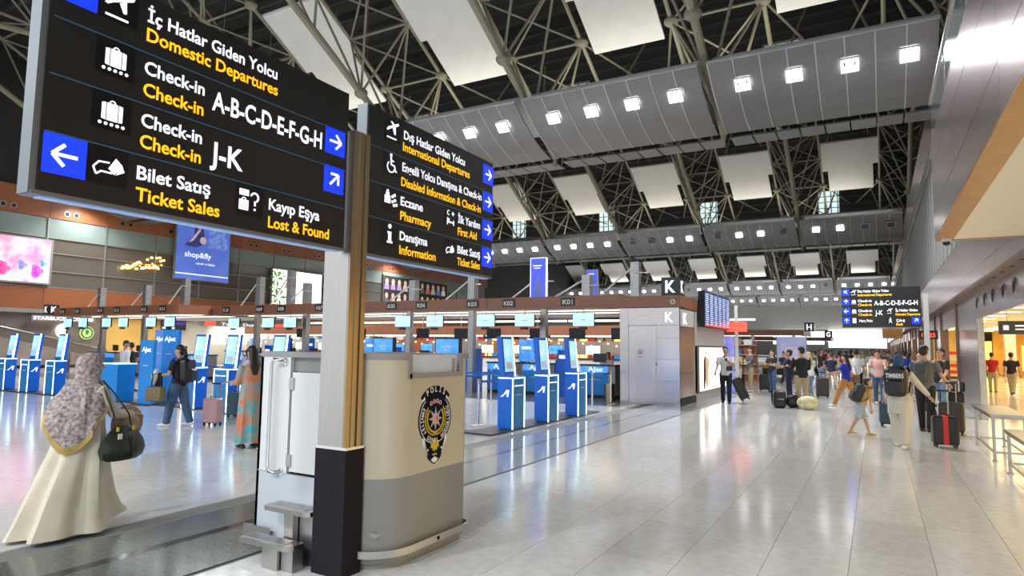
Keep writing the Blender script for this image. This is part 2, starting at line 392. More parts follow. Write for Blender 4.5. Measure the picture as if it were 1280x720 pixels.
for i, (x, y, m, l) in enumerate(((9.2, 41, m_red, 'red display shelf deep in the shop'), (4.4, 50, m_gold, 'gold display shelf at the back of the shop'), (12.5, 37, m_lgrey, 'pale display shelf far right inside the shop'))):
    t = thing('display_shelf', l, 'shelf', (x, y, 0)); MB().box(-.7, .7, -.25, .25, 0, .12).build('base', m_dark, t)
    for k in range(4): MB().box(-.7, .7, -.25, .25, .3+.4*k, .33+.4*k).build('shelf', m, t); MB().box(-.6, .6, -.15, .2, .33+.4*k, .52+.4*k).build('goods', random.choice([m_red, m_gold, m_lgrey, m_whitep]), t)
    MB().box(-.7, -.66, -.25, .25, .12, 1.8).build('side', m, t); MB().box(.66, .7, -.25, .25, .12, 1.8).build('side', m, t)
for i, (x, y, z, l) in enumerate(((2.9, 21.8, 2.2, 'dark hanging sign at the edge of the shop ceiling'), (4.6, 23.5, 2.3, 'dark hanging sign inside the shop near the frame edge'))):
    t = thing('hanging_sign', l, 'sign', (x, y, z)); MB().box(0, 1.1, -.05, .05, 0, .36).build('board', m_signblk, t)
    for q in (.2, .9): MB().cyl((q, 0), .012, .36, 3.2-z, 8).build('rod', m_steel, t)
    b = MB().frame((0, -.051, 0), *YM); b.frect(.10, .22, .12, .24).frect(.36, .85, .21, .245).frect(.36, .7, .12, .15); b.build('print', m_white_e, t)
# ================================================================== ROOF
ceil = struct('ceiling', MB().box(-60, 24, -10, 215, 19.4, 19.7), m_deck)
rib = MB().box(-59, 3, -.06, .06, -.35, 0).mesh('purlin', m_purlin)
y = 6
while y < 110:
    inst('purlin', rib, ceil, (0, y, 19.4)); y += 1.55
MB().box(3, 24, -10, 215, 11.2, 19.5).build('side_roof', m_deck, ceil)
for k, yb in enumerate(BAY):                          # roof drop behind each band with its clerestory lights
    yw = yb+4.9
    MB().box(-59, 2.6, yw, yw+.2, 12.1, 19.4).build('clerestory_wall', m_deck, ceil)
    if k < 2:
        for q in range(12): MB().box(-59, 2.6, yw-.12, yw, 12.4+q*.56, 12.5+q*.56).build('louvre', m_purlin, ceil)
        for i in range(5):
            x = -4.0-10.1*i
            fr = MB().box(x-.05, x+1.65, yw-.2, yw-.13, 12.7, 12.8).box(x-.05, x+1.65, yw-.2, yw-.13, 15.3, 15.4)
            for a in range(4): fr.box(x+.5*a-.04, x+.5*a+.04, yw-.2, yw-.13, 12.8, 15.3)
            for a in range(1, 5): fr.box(x, x+1.6, yw-.2, yw-.14, 12.8+.5*a, 12.86+.5*a)
            MB().box(x, x+1.6, yw-.13, yw-.12, 12.8, 15.3).build('skylight_pane', m_sky, ceil); fr.build('skylight_frame', m_truss, ceil)
MB().box(-60, 24, 214, 215, 0, 19.5).build('end_wall', m_lgrey, ceil)
# --- trusses
unit = MB().tube([(0, 0, 0), (0, 0, 1)], 1, 8).mesh('strut', m_truss, smooth=True)
def strut(par, a, b, r, name='strut', only=None):
    a, b = Vector(a), Vector(b); d = b-a; q = d.to_track_quat('Z', 'Y')
    if only is not None: only.tube([a, b], r, 5); return
    o = bpy.data.objects.new(name, unit); COL.objects.link(o); o.parent = par; o.location = a-par.location; o.rotation_mode = 'QUATERNION'; o.rotation_quaternion = q; o.scale = (r, r, d.length)
for k, yb in enumerate(BAY):
    for j, x in enumerate(CHX):
        if k > 2 and j > 5: continue
        t = thing('roof_truss', 'olive tubular roof truss, %s from the right wall, over the %s light band' % (ORD[j], ORD[k]), 'truss', (x, yb, 10), group=None)
        web = MB() if k > 1 or (k == 1 and j > 5) else None
        ya = [yb-24, yb-19, yb-15, yb-11.5, yb-8.8, yb-6.2, yb-3.6, yb-1, yb+2.2]
        def lz(y): return 10.1+.56*(yb-y) if y > yb-10.5 else 15.98-.12*(yb-10.5-y)
        def uz(y): return min(18.7, 14.5+.55*(yb-1-y))
        L = [(x, y, lz(y)) for y in (yb-25, yb-20, yb-15, yb-10.5, yb-7.4, yb-4.6, yb-2, yb+.1)]
        for a, b in zip(L, L[1:]): strut(t, a, b, .15, 'lower_chord', web)
        if k < 4: strut(t, L[-1], (x, yb, 9.6), .10, 'hanger', web)
        U = {}
        for s in (-1.7, 1.7):
            pts = [(x+s, y, uz(y)) for y in ya]; U[s] = pts
            for a, b in zip(pts, pts[1:]): strut(t, a, b, .085, 'upper_chord', web)
        for i in range(len(ya)):
            strut(t, U[-1.7][i], U[1.7][i], .055, 'cross_strut', web)
            if i+1 < len(ya):
                strut(t, U[-1.7][i], U[1.7][i+1], .045, 'cross_brace', web)
                if k < 2 and i > 2: strut(t, U[1.7][i], U[-1.7][i+1], .045, 'cross_brace', web)
        for s in (-1.7, 1.7):
            for i, y in enumerate(ya):
                for l in L:
                    if -1.2 < l[1]-y < 3.3: strut(t, l, U[s][i], .055, 'web_strut', web)
            for i in (2, 4, 6): strut(t, U[s][i], (x+s*1.9, ya[i]-2, 19.3), .055, 'roof_strut', web)
            strut(t, L[-1], (x+s*1.05, yb+2.6, 13.4), .06, 'web_strut', web); strut(t, U[s][8], (x+s*1.6, yb+4.4, 16.5), .055, 'roof_strut', web)
            strut(t, U[s][8], (x+s*.3, yb+4.6, 12.6), .05, 'roof_strut', web); strut(t, U[s][7], (x+s*2.0, yb+4.4, 14.0), .05, 'roof_strut', web)
        if web:
            o = web.build('truss_members', m_truss, t, True, world=True); o['kind'] = 'stuff'
        else:
            for l in (L[3], L[5]): MB().ball(Vector(l)-t.location, (.30, .30, .24), 12, 6).build('node', m_truss, t, True)
            for s in (-1.7, 1.7):
                for i in (3, 5, 7): MB().ball(Vector(U[s][i])-t.location, (.30, .30, .22), 10, 6).build('node', m_truss, t, True)
# --- white acoustic panels between the trusses
for k, yb in enumerate(BAY):
    for j in range(7):
        cx = CHX[j]-3.61; ya, yc = yb-(5.6 if k == 0 else 4.9), yb-.5; ym = ya+.56*(yc-ya); Zp = 12.7 if k == 2 else 14.1
        t = thing('acoustic_ceiling_panel', 'white stepped acoustic panel, %s from the right wall, in the %s roof bay' % (ORD[j], ORD[k]), 'ceiling panel', (cx, ya, Zp))
        poly = [(cx-1.95, ya), (cx+1.9, ya), (cx+1.9, ym-.3), (cx+1.5, ym-.3), (cx+1.5, yc), (cx-1.5, yc), (cx-1.5, ym), (cx-1.95, ym)]
        sl = lambda y: Zp+(yc-y)*.58
        MB().loft([[(a, b, sl(b)) for a, b in poly], [(a, b, sl(b)+.12) for a, b in poly]]).build('panel', m_panel, t, world=True)
        if k < 2:
            for px, py in ((cx-1.3, ya+1), (cx+1.2, ya+1), (cx+1, yc-1), (cx-1.2, yc-1)): MB().tube([(px, py, sl(py)+.12), (px, py, 19.3)], .02, 6).build('hanger_rod', m_truss, t, world=True)
# --- curved baffle bands with floodlights
PROF = [(-3.4, 11.45), (-3.0, 11.15), (-2.4, 10.78), (-1.6, 10.4), (-.8, 10.14), (0, 9.98)]
OFF2 = {(1, 0, 2), (1, 0, 3), (1, 1, 3), (1, 1, 0), (1, 2, 0), (1, 2, 1), (2, 1, 3), (2, 3, 0)}
for k, yb in enumerate(BAY):
    for j in range(7):
        x1 = CHX[j]-.16; x0 = CHX[j]-7.22+.16
        if k > 2 and j > 5: continue
        if j == 0: x1 = 1.94
        t = thing('light_baffle', 'curved grey perforated light baffle, %s section from the right wall, %s band' % (ORD[j], ORD[k]), 'light baffle', ((x0+x1)/2, yb, 10))
        n = 8 if k < 2 else 4; wd = (x1-x0)/n
        for q in range(n):
            a, b = x0+q*wd+.02, x0+(q+1)*wd-.02
            MB().loft([[(a, yb+p[0], p[1]) for p in PROF]+[(a, yb+p[0]+.03, p[1]+.04) for p in PROF[::-1]], [(b, yb+p[0], p[1]) for p in PROF]+[(b, yb+p[0]+.03, p[1]+.04) for p in PROF[::-1]]]).build('baffle_panel', m_band, t, world=True)
            if k < 2: MB().loft([[(a-.04, yb+p[0], p[1]-.02) for p in PROF]+[(a-.04, yb+p[0]+.03, p[1]+.03) for p in PROF[::-1]], [(a-.005, yb+p[0], p[1]-.02) for p in PROF]+[(a-.005, yb+p[0]+.03, p[1]+.03) for p in PROF[::-1]]]).build('rib', m_bandrib, t, world=True)
        MB().box(x0, x1, yb-3.43, yb-3.36, 11.42, 11.5).build('edge_rail', m_bandrib, t, world=True)
        MB().box(x0, x1, yb-2.5, yb+2.2, 11.9, 12.0).build('walkway', m_steel_d, t, world=True)
        # lower back strip
        for q in range(n): MB().box(x0+q*wd+.03, x0+(q+1)*wd-.03, yb+.45, yb+1.5, 9.92, 9.98).build('strip_panel', m_band, t, world=True)
        nl = 4
        for q in range(nl):
            lx = CHX[j]-7.22+1.0+1.63*q+.2; off = (k, j, q) in OFF2
            c = Vector((lx, yb-2.62, 10.80)); U = Vector((1, 0, 0)); V = Vector((0, -.72, .69)).normalized()
            w2 = .24
            b = MB().frame(c, U, V); b.fr = (c, U, V); s_ = MB().frame(c+Vector((0, -.02, -.03)), U, V)
            s_.frect(-w2, w2, -w2*.85, w2*.85, .03, -.03 if False else 0).build('floodlight', m_lampoff if off else m_lampE, t, world=True)
            if q % 2 == 0 and not off and k < 2: s_ = MB(); s_.fr = (c+Vector((0, -.03, -.04)), U, V); s_.frect(-.17, .17, .0, .035, .02).frect(-.17, -.12, .0, .14, .02).frect(.12, .17, 0, .14, .02).build('lamp_bracket', m_lampoff, t, world=True)
            fr = MB().frame(c, U, V); fr.frect(-w2-.04, w2+.04, w2*.85, w2*.85+.05, .05).frect(-w2-.04, w2+.04, -w2*.85-.05, -w2*.85, .05).frect(-w2-.04, -w2, -w2*.85, w2*.85, .05).frect(w2, w2+.04, -w2*.85, w2*.85, .05)
            fr.build('lamp_frame', m_bandrib, t, world=True)
            if k < 2 and not off: lamp('SPOT', 'floodlight_beam', (lx, yb-2.95, 10.5), 820, FLOOD, .20, spot=150)
        if k >= 2: lamp('SPOT', 'floodlight_beam', ((x0+x1)/2, yb-2.95, 10.4), 5000, FLOOD, .3, spot=150)
# ================================================================== LEFT WALL
wl = struct('wall_left', MB().box(-45.9, -45.6, -8, 215, 0, 19.5), m_dark)
def wlp(name, m, x0, x1, y0, y1, z0, z1): return MB().box(x0, x1, y0, y1, z0, z1).build(name, m, wl)
for i in range(18):
    y0 = 10+i*3.5
    wlp('brown_panel', m_brown, -45.1, -44.95, y0+.01, y0+3.49, 3.6, 4.95)
    wlp('brown_panel', m_brown, -45.1, -44.95, y0+.01, y0+3.49, 9.35, 11.05)
    for q in (1.0, 1.55): MB().frame((-44.95, y0+q, 9.75), *XP).fdisc((0, 0), .13, .02).build('spotlight_hole', m_black, wl); MB().frame((-44.95, y0+q, 9.75), *XP).farc((0, 0), .155, 0, 360, .05, .03, n=18).build('spotlight_ring', m_steel_d, wl)
    if i < 17:
        wlp('green_glass_panel', m_gglass, -45.08, -45.0, y0+.03, y0+3.47, 8.1, 9.33)
        wlp('window_mullion', m_mull, -45.05, -44.93, y0-.04, y0+.04, 4.95, 9.35)
        for z in (5.0, 6.0, 7.15, 8.1): wlp('window_rail', m_mull, -45.05, -44.95, y0+.04, y0+3.46, z-.03, z+.03)
        for za, zb in ((5.03, 5.97), (6.03, 7.12), (7.18, 8.07)): wlp('window_pane', m_wglass, -45.07, -45.03, y0+.04, y0+3.46, za, zb)
wlp('window_backing', m_stonewall, -45.6, -45.4, 10, 73, 4.9, 9.4)
# ground storey of the left wall
wlp('cafe_wall', m_stonewall, -45.6, -45.3, 8, 24.4, 0, 3.6); wlp('cafe_wall', m_yellow, -45.6, -45.3, 24.4, 29.0, 0, 3.6); wlp('cafe_wall', m_lgrey, -45.6, -45.3, 29, 73, 0, 3.6)
wlp('soffit_edge', m_mull, -45.3, -44.9, 8, 73, 3.35, 3.6)
# pieces on the left wall
t = thing('pink_light_box', 'pink and white floral advertising light box high on left wall', 'light box', (-44.9, 19.2, 5))
MB().box(-44.95, -44.7, 15.0, 20.75, 5.1, 7.95).build('frame', m_mull, t, world=True)
MB().box(-44.69, -44.68, 15.1, 20.6, 5.2, 7.85).build('picture', mat('pink_ad', (.85, .22, .38), .4, emit=.75, col2=(1, .78, .85), scale=.9), t, world=True)
for i, (y, z, r, c) in enumerate(((19.9, 5.9, .45, (.5, .10, .5)), (19.1, 6.2, .35, (.25, .25, .6)), (18.1, 5.9, .5, (.85, .1, .3)), (17.4, 6.8, .6, (.9, .25, .4)), (20.2, 6.4, .25, (.15, .35, .6)), (16.4, 6.0, .5, (.6, .1, .4)))):
    b = MB().frame((-44.67, y, z), *XP)
    for q in range(7): b.fdisc((r*.55*cos(q*.9)+.1*sin(q*5), r*.55*sin(q*.9)), r*(.25+.2*random.random()), .01, n=10)
    b.fdisc((0, 0), r*.3, .01, n=10)
    b.build('flower', mat('petal%d' % i, c, .5, emit=.9), t, world=True)
def poster(x, y0, y1, z0, z1, name, label, m, d=.15, edge=m_mull):
    t = thing(name, label, 'poster', (x, (y0+y1)/2, z0)); MB().box(x-d, x, y0, y1, z0, z1).build('frame', edge, t, world=True)
    MB().box(x+.005, x+.012, y0+.08, y1-.08, z0+.08, z1-.08).build('picture', m, t, world=True); return t
t = poster(-44.6, 28.7, 33.3, 6.3, 10.9, 'hanging_banner', 'blue shopping banner with two people in jackets hanging on left wall', mat('banner_blue', (.09, .16, .62), .4, emit=.55, col2=(.12, .22, .75), scale=.5))
text('shop&fly', t, (.02, -1.55, 1.75), *XP, .42, 2.2, m_white_e); text('uçmak ve fazlası', t, (.02, -.6, 1.25), *XP, .18, 1.6, m_white_e)
b = MB().frame((.02, 0, 0), *XP); b.frect(-2.2, 2.2, .42, .5).build('line', m_white_e, t)
b = MB().frame((.02, 0, 0), *XP); b.fpoly([(-1.6, 2.6), (-.9, 3.3), (-.8, 4.4), (-.2, 4.4), (0, 3.4), (-.2, 2.7), (-.8, 2.5)]).build('figure', mat('jacket_print', (.05, .06, .25), .5, emit=.3), t)
b = MB().frame((.022, 0, 0), *XP); b.fdisc((-.45, 4.2), .26).fpoly([(-.5, 3.9), (-.3, 3.9), (-.9, 3.0), (-1.3, 2.8)]).fdisc((-.1, 3.1), .28); b.build('skin_print', mat('skin_print', (.6, .45, .5), .5, emit=.5), t)
b = MB().frame((.02, 0, 0), *XP); b.fpoly([(.3, 2.6), (.4, 4.0), (.9, 4.4), (1.7, 4.2), (2.1, 2.8), (1.6, 2.5)]).build('jacket', mat('denim_print', (.16, .25, .7), .5, emit=.6, noise=.4, scale=3), t)
t = poster(-44.7, 37.6, 43.3, 4.95, 8.1, 'green_light_box', 'bright advert light box with green leaves and a bearded man', mat('leaf_ad', (1, .96, .80), .5, emit=1.9), .2)
for q, (y, z, r) in enumerate(((-2.4, 2.3, .5), (-2.5, 1.4, .45), (-2.1, .7, .55), (-2.5, 2.8, .3), (-1.5, .5, .3), (-1.9, 2.5, .35))):
    b = MB().frame((.02, y, z), *XP)
    for a in range(6): b.fpoly([(0, 0), (r*cos(a+.2), r*sin(a+.2)), (r*1.5*cos(a), r*1.5*sin(a)), (r*cos(a-.2), r*sin(a-.2))])
    b.build('leaf_print', mat('leaf%d' % q, (.05+.05*(q % 2), .30, .06), .5, emit=.5), t)
b = MB().frame((.022, 0, 0), *XP); b.fdisc((-.95, 2.5), .28, ry=.36).fpoly([(-1.6, 1.5), (-.3, 1.5), (-.5, 2.0), (-.8, 2.2), (-1.1, 2.2), (-1.4, 2.0)]); b.build('skin_print', mat('skin_print2', (.75, .42, .25), .5, emit=.7), t)
b = MB().frame((.026, 0, 0), *XP); b.farc((-.95, 2.62), .27, 10, 170, .16).farc((-.95, 2.4), .22, 200, 340, .1); b.build('hair_print', m_black, t)
b = MB().frame((.024, 0, 0), *XP); b.farc((1.2, 1.9), .4, 180, 340, .1).fline((1.4, .2), (2.2, 1.2), .05).fline((1.2, .3), (1.9, .9), .05); b.build('gold_print', m_goldp, t)
t = poster(-44.8, 52, 63.6, 5.6, 9.0, 'people_collage', 'dark wall collage of many small portraits above the row fascia', m_dark, .2)
for i in range(22):
    y, z = -5.3+(i % 11)*1.02, .4+1.5*(i // 11); c = random.choice([(.5, .1, .1), (.1, .2, .5), (.5, .4, .3), (.7, .6, .5), (.1, .1, .12), (.3, .2, .35)])
    b = MB().frame((.02, y, z), *XP); b.fpoly([(-.42, 0), (.42, 0), (.3, .6), (-.3, .6)]).build('clothes_print', mat('clo%d' % i, c, .5, emit=.35), t)
    b = MB().frame((.022, y, z), *XP); b.fdisc((0, .85), .24, ry=.3).build('face_print', mat('fac%d' % i, (.6, .36+.1*random.random(), .25), .5, emit=.3), t)
# chandelier behind glass
t = thing('chandelier', 'glowing golden chandelier behind the upper left windows', 'chandelier', (-44.8, 26.5, 6.6))
for i in range(40):
    a = i/39; MB().ball((0, -1.4+2.9*a, (.15+.7*sin(pi*a*.6))*random.random()+.3*a), .07+.05*random.random(), 6, 4).build('bulb', m_yellow_e if i % 3 else m_yellow_p, t)
MB().tube([(0, -1.4, .1), (0, 0, .5), (0, 1.5, .6)], .02, 6).build('arm', m_goldp, t)
# cafe sign and logo, shops
t = thing('cafe_sign', 'illuminated white cafe name sign on the left wall', 'sign', (-44.6, 19.9, 2.92)); MB().box(-.2, 0, -.1, 3.6, -.05, .3).build('board', m_mull, t)
text('STARBUCKS COFFEE', t, (.01, 0, .03), *XP, .20, 3.45, m_white_e, bold=.03)
t = thing('cafe_logo_sign', 'round green and white cafe logo sign on the left wall', 'sign', (-45.2, 23.3, 2.2))
MB().frame((0, 0, 0), *XP).fdisc((0, 0), .42, .08, n=32).build('disc', mat('lime_disc', (.65, .75, .25), .4, emit=1.0), t)
b = MB().frame((.081, 0, 0), *XP); b.farc((0, 0), .33, 0, 360, .12, n=28).build('ring', mat('green_ring', (.03, .25, .06), .4, emit=.4), t)
b = MB().frame((.083, 0, 0), *XP); b.fdisc((0, .02), .12, ry=.16).fpoly([(-.1, .14), (.1, .14), (.13, .24), (.05, .19), (0, .27), (-.05, .19), (-.13, .24)]); b.build('emblem', mat('green_emb', (.05, .3, .1), .4, emit=.4), t)
t = thing('round_lamp_sign', 'glowing white round sign beside the cafe logo', 'sign', (-45.2, 21.9, 2.3)); MB().frame((0, 0, 0), *XP).fdisc((0, 0), .46, .1, n=28).build('disc', m_brightw, t)
t = thing('menu_board', 'dark illuminated menu board over the yellow cafe counter', 'menu board', (-44.9, 28.2, 2.55)); MB().box(-.1, 0, 0, 1.9, 0, .65).build('board', m_signblk, t)
MB().box(.001, .01, .05, 1.85, .38, .6).build('purple_band', mat('purple', (.05, .03, .3), .4, emit=.6), t); text('BRICK HOUSE', t, (.012, .4, .72), *XP, .18, 1.3, m_white_e); MB().box(.002, .02, .05, 1.0, .08, .2).build('price_line', m_white_e, t)
for i, (y0, y1, z0, z1, m, l) in enumerate(((32.5, 37.5, 1.6, 2.9, m_brightw, 'bright white shop window left of the police booth'), (31.2, 45.5, 2.95, 3.35, m_red, 'red and white shop fascia with lettering on the left wall'), (38.4, 41, 1.6, 2.9, m_brightw, 'narrow bright shop window right of the red shop sign'))):
    t = thing('shop_window' if i != 1 else 'shop_fascia', l, 'shop front', (-44.93, y0, z0)); MB().box(0, .1, 0, y1-y0, 0, z1-z0).build('panel', m if i != 1 else m_mull, t)
    if i == 1:
        MB().box(.1, .12, .4, 1.3, .04, .36).build('red_square', m_red_e, t); text('Tadım Durağı', t, (.13, 1.8, .08), *XP, .22, 4, m_white_e)
        MB().box(.1, .12, 7, 9, .04, .36).build('red_block', m_red_e, t)
    else:
        for q in range(1, int(y1-y0)+1, 2): MB().box(.1, .14, q-.03, q+.03, 0, z1-z0).build('glazing_bar', m_mull, t)
t = thing('escalator', 'dark escalator side rising behind the left kiosks', 'escalator', (-44.4, 18, 0))
MB().loft([[(-44.9, 14, .2), (-44.9, 24, .2), (-44.9, 24, .5), (-44.9, 16, 2.3), (-44.9, 14, 2.3)], [(-43.9, 14, .2), (-43.9, 24, .2), (-43.9, 24, .5), (-43.9, 16, 2.3), (-43.9, 14, 2.3)]]).build('truss_side', m_stonewall, t, world=True)
MB().tube([(-43.88, 16, 2.9), (-43.88, 24, 1.1)], .05, 8).build('handrail', m_steel, t, world=True); MB().quad((-43.9, 16, 2.3), (-43.9, 24, .5), (-43.9, 24, 1.08), (-43.9, 16, 2.86)).build('balustrade', m_wglass, t, world=True)
# ================================================================== SIGN COLUMN AND TWO BIG SIGNS
t = thing('sign_column', 'square brushed steel column with dark cladding at its foot', 'column', (-3.61, 3.74, 0))
MB().box(-.15, .10, -.08, .09, .94, 3.38).build('steel_shaft', m_steel, t)
for q in range(3): MB().box(.10+.001*q, .115+.012*q, -.075+.055*q, -.03+.055*q, .94, 3.38).build('gold_fin', m_gold, t)
MB().box(.10, .12, -.08, .09, .94, 3.38).build('gold_side', m_gold, t)
MB().box(-.165, .145, -.085, .115, 0, .925).build('dark_cladding', m_clad, t); MB().box(-.168, .15, -.09, .12, .925, .945).build('steel_band', m_chrome, t)
def arrow(b, c, s, a, w=.016):
    a = R(a); d = (cos(a), sin(a)); P = lambda u, v: (c[0]+s*(u*d[0]-v*d[1]), c[1]+s*(u*d[1]+v*d[0]))
    b.fline(P(-.34, 0), P(.33, 0), w, h=.001); b.fline(P(.35, 0), P(.02, .32), w, h=.001); b.fline(P(.35, 0), P(.02, -.32), w, h=.001)
def icon(b, k, x, y, s):
    P = lambda u, v: (x+u*s, y+v*s)
    if k == 'bag':
        b.fpoly([P(.36, .25), P(.64, .25), P(.64, .72), P(.36, .72)]); b.fpoly([P(.23, .27), P(.33, .25), P(.33, .72), P(.23, .70)]); b.fpoly([P(.67, .25), P(.77, .27), P(.77, .70), P(.67, .72)])
        b.farc(P(.5, .72), .07*s, 0, 180, .03*s)
        for q in range(5): b.fdisc(P(.2+.15*q, .15), .045*s, n=12)
    elif k == 'plane':
        b.fline(P(.15, .12), P(.75, .12), .06*s); b.fpoly([P(.12, .42), P(.2, .40), P(.34, .5), P(.86, .74), P(.9, .82), P(.82, .85), P(.2, .55)]); b.fpoly([P(.36, .82), P(.44, .84), P(.72, .68), P(.6, .62)]); b.fpoly([P(.5, .55), P(.62, .30), P(.7, .32), P(.68, .66)])
    elif k == 'ticket':
        b.fpoly([P(.5, .45), P(.68, .75), P(.84, .6), P(.66, .3)]); b.fpoly([P(.7, .3), P(.92, .42), P(.84, .62), P(.80, .55)])
        for p, q in (((.52, .6), (.25, .58)), ((.25, .58), (.12, .42)), ((.12, .42), (.2, .24)), ((.2, .24), (.32, .34)), ((.32, .34), (.6, .33))): b.fline(P(*p), P(*q), .045*s)
    elif k == 'wheel':
        b.fdisc(P(.45, .86), .07*s, n=14); b.fline(P(.45, .78), P(.47, .45), .08*s); b.fline(P(.46, .46), P(.68, .44), .06*s); b.fline(P(.67, .46), P(.76, .2), .06*s); b.fline(P(.76, .2), P(.84, .22), .05*s); b.fline(P(.46, .64), P(.64, .62), .05*s); b.farc(P(.46, .36), .23*s, 130, 345, .055*s)
    elif k == 'pharm':
        b.frect(x+.12*s, x+.48*s, y+.3*s, y+.62*s); b.frect(x+.2*s, x+.4*s, y+.64*s, y+.76*s); b.frect(x+.24*s, x+.36*s, y+.78*s, y+.86*s)
        for p in ((.62, .62), (.75, .7), (.62, .4), (.78, .48), (.72, .26), (.88, .3)): b.fdisc(P(*p), .07*s, n=12)
    elif k == 'info': b.fdisc(P(.5, .84), .1*s, n=14); b.fpoly([P(.36, .62), P(.6, .62), P(.6, .22), P(.68, .22), P(.68, .14), P(.34, .14), P(.34, .22), P(.42, .22), P(.42, .54), P(.36, .54)])
    elif k == 'aid':
        b.farc(P(.3, .78), .12*s, 60, 300, .05*s); b.frect(x+.6*s, x+.84*s, y+.74*s, y+.80*s); b.frect(x+.69*s, x+.75*s, y+.65*s, y+.89*s)
        b.fline(P(.2, .5), P(.2, .1), .06*s); b.fline(P(.2, .26), P(.8, .26), .08*s); b.fline(P(.8, .4), P(.8, .1), .06*s); b.fdisc(P(.33, .4), .07*s, n=10)
    elif k == 'lost':
        b.frect(x+.1*s, x+.45*s, y+.62*s, y+.82*s); b.frect(x+.1*s, x+.45*s, y+.15*s, y+.48*s); b.farc(P(.27, .48), .07*s, 0, 180, .03*s); b.farc(P(.68, .62), .14*s, -60, 170, .06*s); b.fline(P(.7, .5), P(.7, .34), .06*s); b.fdisc(P(.7, .22), .04*s, n=10)
    elif k == 'walk': b.fdisc(P(.52, .86), .08*s, n=12); b.fline(P(.5, .76), P(.5, .45), .13*s); b.fline(P(.5, .48), P(.32, .1), .08*s); b.fline(P(.5, .48), P(.7, .12), .08*s); b.fline(P(.5, .72), P(.28, .5), .06*s); b.fline(P(.5, .72), P(.7, .52), .06*s)
    elif k == 'board': b.frect(x+.25*s, x+.75*s, y+.12*s, y+.88*s)
def bigsign(t, w, rows, U, V, O, items, sc=1):
    """sign face: O lower left corner on the face in the parent's space; rows .30 high"""
    O = Vector(O); U = Vector(U); V = Vector(V)
    for it in items:
        k = it[0]
        if k == 'line': MB().frame(O+V*it[1]*sc, U, V).frect(.02*sc, (w-.02)*sc, -.003*sc, .003*sc).build('row_line', m_line, t)
        elif k == 'w': text(it[1], t, O+U*it[2]*sc+V*it[3]*sc+U.cross(V)*.002, U, V, it[5]*sc if len(it) > 5 else .078*sc, it[4]*sc, m_white_e, bold=.02)
        elif k == 'y': text(it[1], t, O+U*it[2]*sc+V*it[3]*sc+U.cross(V)*.002, U, V, .078*sc, it[4]*sc, m_yel_e, bold=.02)
        elif k == 'arrow':
            MB().frame(O, U, V).frect(it[1]*sc, (it[1]+.2)*sc, it[2]*sc, (it[2]+.2)*sc, .003).build('blue_square', m_blue_e, t)
            b = MB().frame(O+U.cross(V)*.003, U, V); arrow(b, ((it[1]+.1)*sc, (it[2]+.1)*sc), .17*sc, it[3], .018*sc); b.build('arrow', m_white_e, t)
        elif k == 'icon':
            s = it[4] if len(it) > 4 else .2
            MB().frame(O, U, V).frect(it[2]*sc, (it[2]+s)*sc, it[3]*sc, (it[3]+s)*sc, .002).build('icon_field', m_iconblk, t)
            b = MB().frame(O+U.cross(V)*.002, U, V); icon(b, it[1], it[2]*sc, it[3]*sc, s*sc); b.build('pictogram', m_white_e, t)
t = thing('departures_sign', 'large near overhead sign with Domestic Departures, Check-in and Ticket Sales', 'sign', (-3.56, 2.56, 2.44))
MB().box(-.055, .055, -1.03, 1.04, 0, 1.21).build('panel', m_signblk, t)
MB().box(-.06, .045, -1.06, -1.03, -.015, 1.22).build('end_frame', m_signfr, t); MB().box(-.06, .045, 1.04, 1.05, -.015, 1.22).build('end_frame', m_signfr, t)
MB().box(-.06, .058, -1.05, 1.05, -.02, 0).build('bottom_rail', m_signfr, t); MB().box(-.03, .03, -1.0, 1.0, -.028, -.021).build('light_strip', m_ledblue, t)
bigsign(t, 2.07, 4, *XP, (.056, -1.03, 0), [('line', .30), ('line', .592), ('line', .885),
 ('arrow', .015, .985, 180), ('icon', 'plane', .225, .985), ('w', 'İç Hatlar Giden Yolcu', .48, 1.065, .90), ('y', 'Domestic Departures', .48, .955, .91),
 ('icon', 'bag', .225, .685), ('w', 'Check-in', .48, .765, .37), ('y', 'Check-in', .48, .64, .37), ('w', 'A-B-C-D-E-F-G-H', .905, .70, .90, .125), ('arrow', 1.84, .69, 0),
 ('icon', 'bag', .225, .39), ('w', 'Check-in', .48, .465, .37), ('y', 'Check-in', .48, .345, .37), ('w', 'J-K', .91, .37, .235, .14), ('arrow', 1.84, .40, 45),
 ('arrow', .015, .095, 180), ('icon', 'ticket', .225, .095), ('w', 'Bilet Satış', .475, .165, .45), ('y', 'Ticket Sales', .475, .045, .52), ('icon', 'lost', 1.11, .095), ('w', 'Kayıp Eşya', 1.36, .165, .45), ('y', 'Lost & Found', 1.36, .045, .55)])
t = thing('information_sign', 'second overhead sign with International Departures, Pharmacy and First Aid', 'sign', (-3.56, 4.80, 2.44))
MB().box(-.055, .055, -.96, .96, 0, 1.21).build('panel', m_signblk, t)
MB().box(-.06, .045, -.98, -.96, -.015, 1.22).build('end_frame', m_signfr, t); MB().box(-.06, .045, .96, .98, -.015, 1.22).build('end_frame', m_signfr, t)
MB().box(-.06, .058, -.97, .97, -.02, 0).build('bottom_rail', m_signfr, t); MB().box(-.03, .03, -.94, .94, -.028, -.021).build('light_strip', m_ledblue, t)
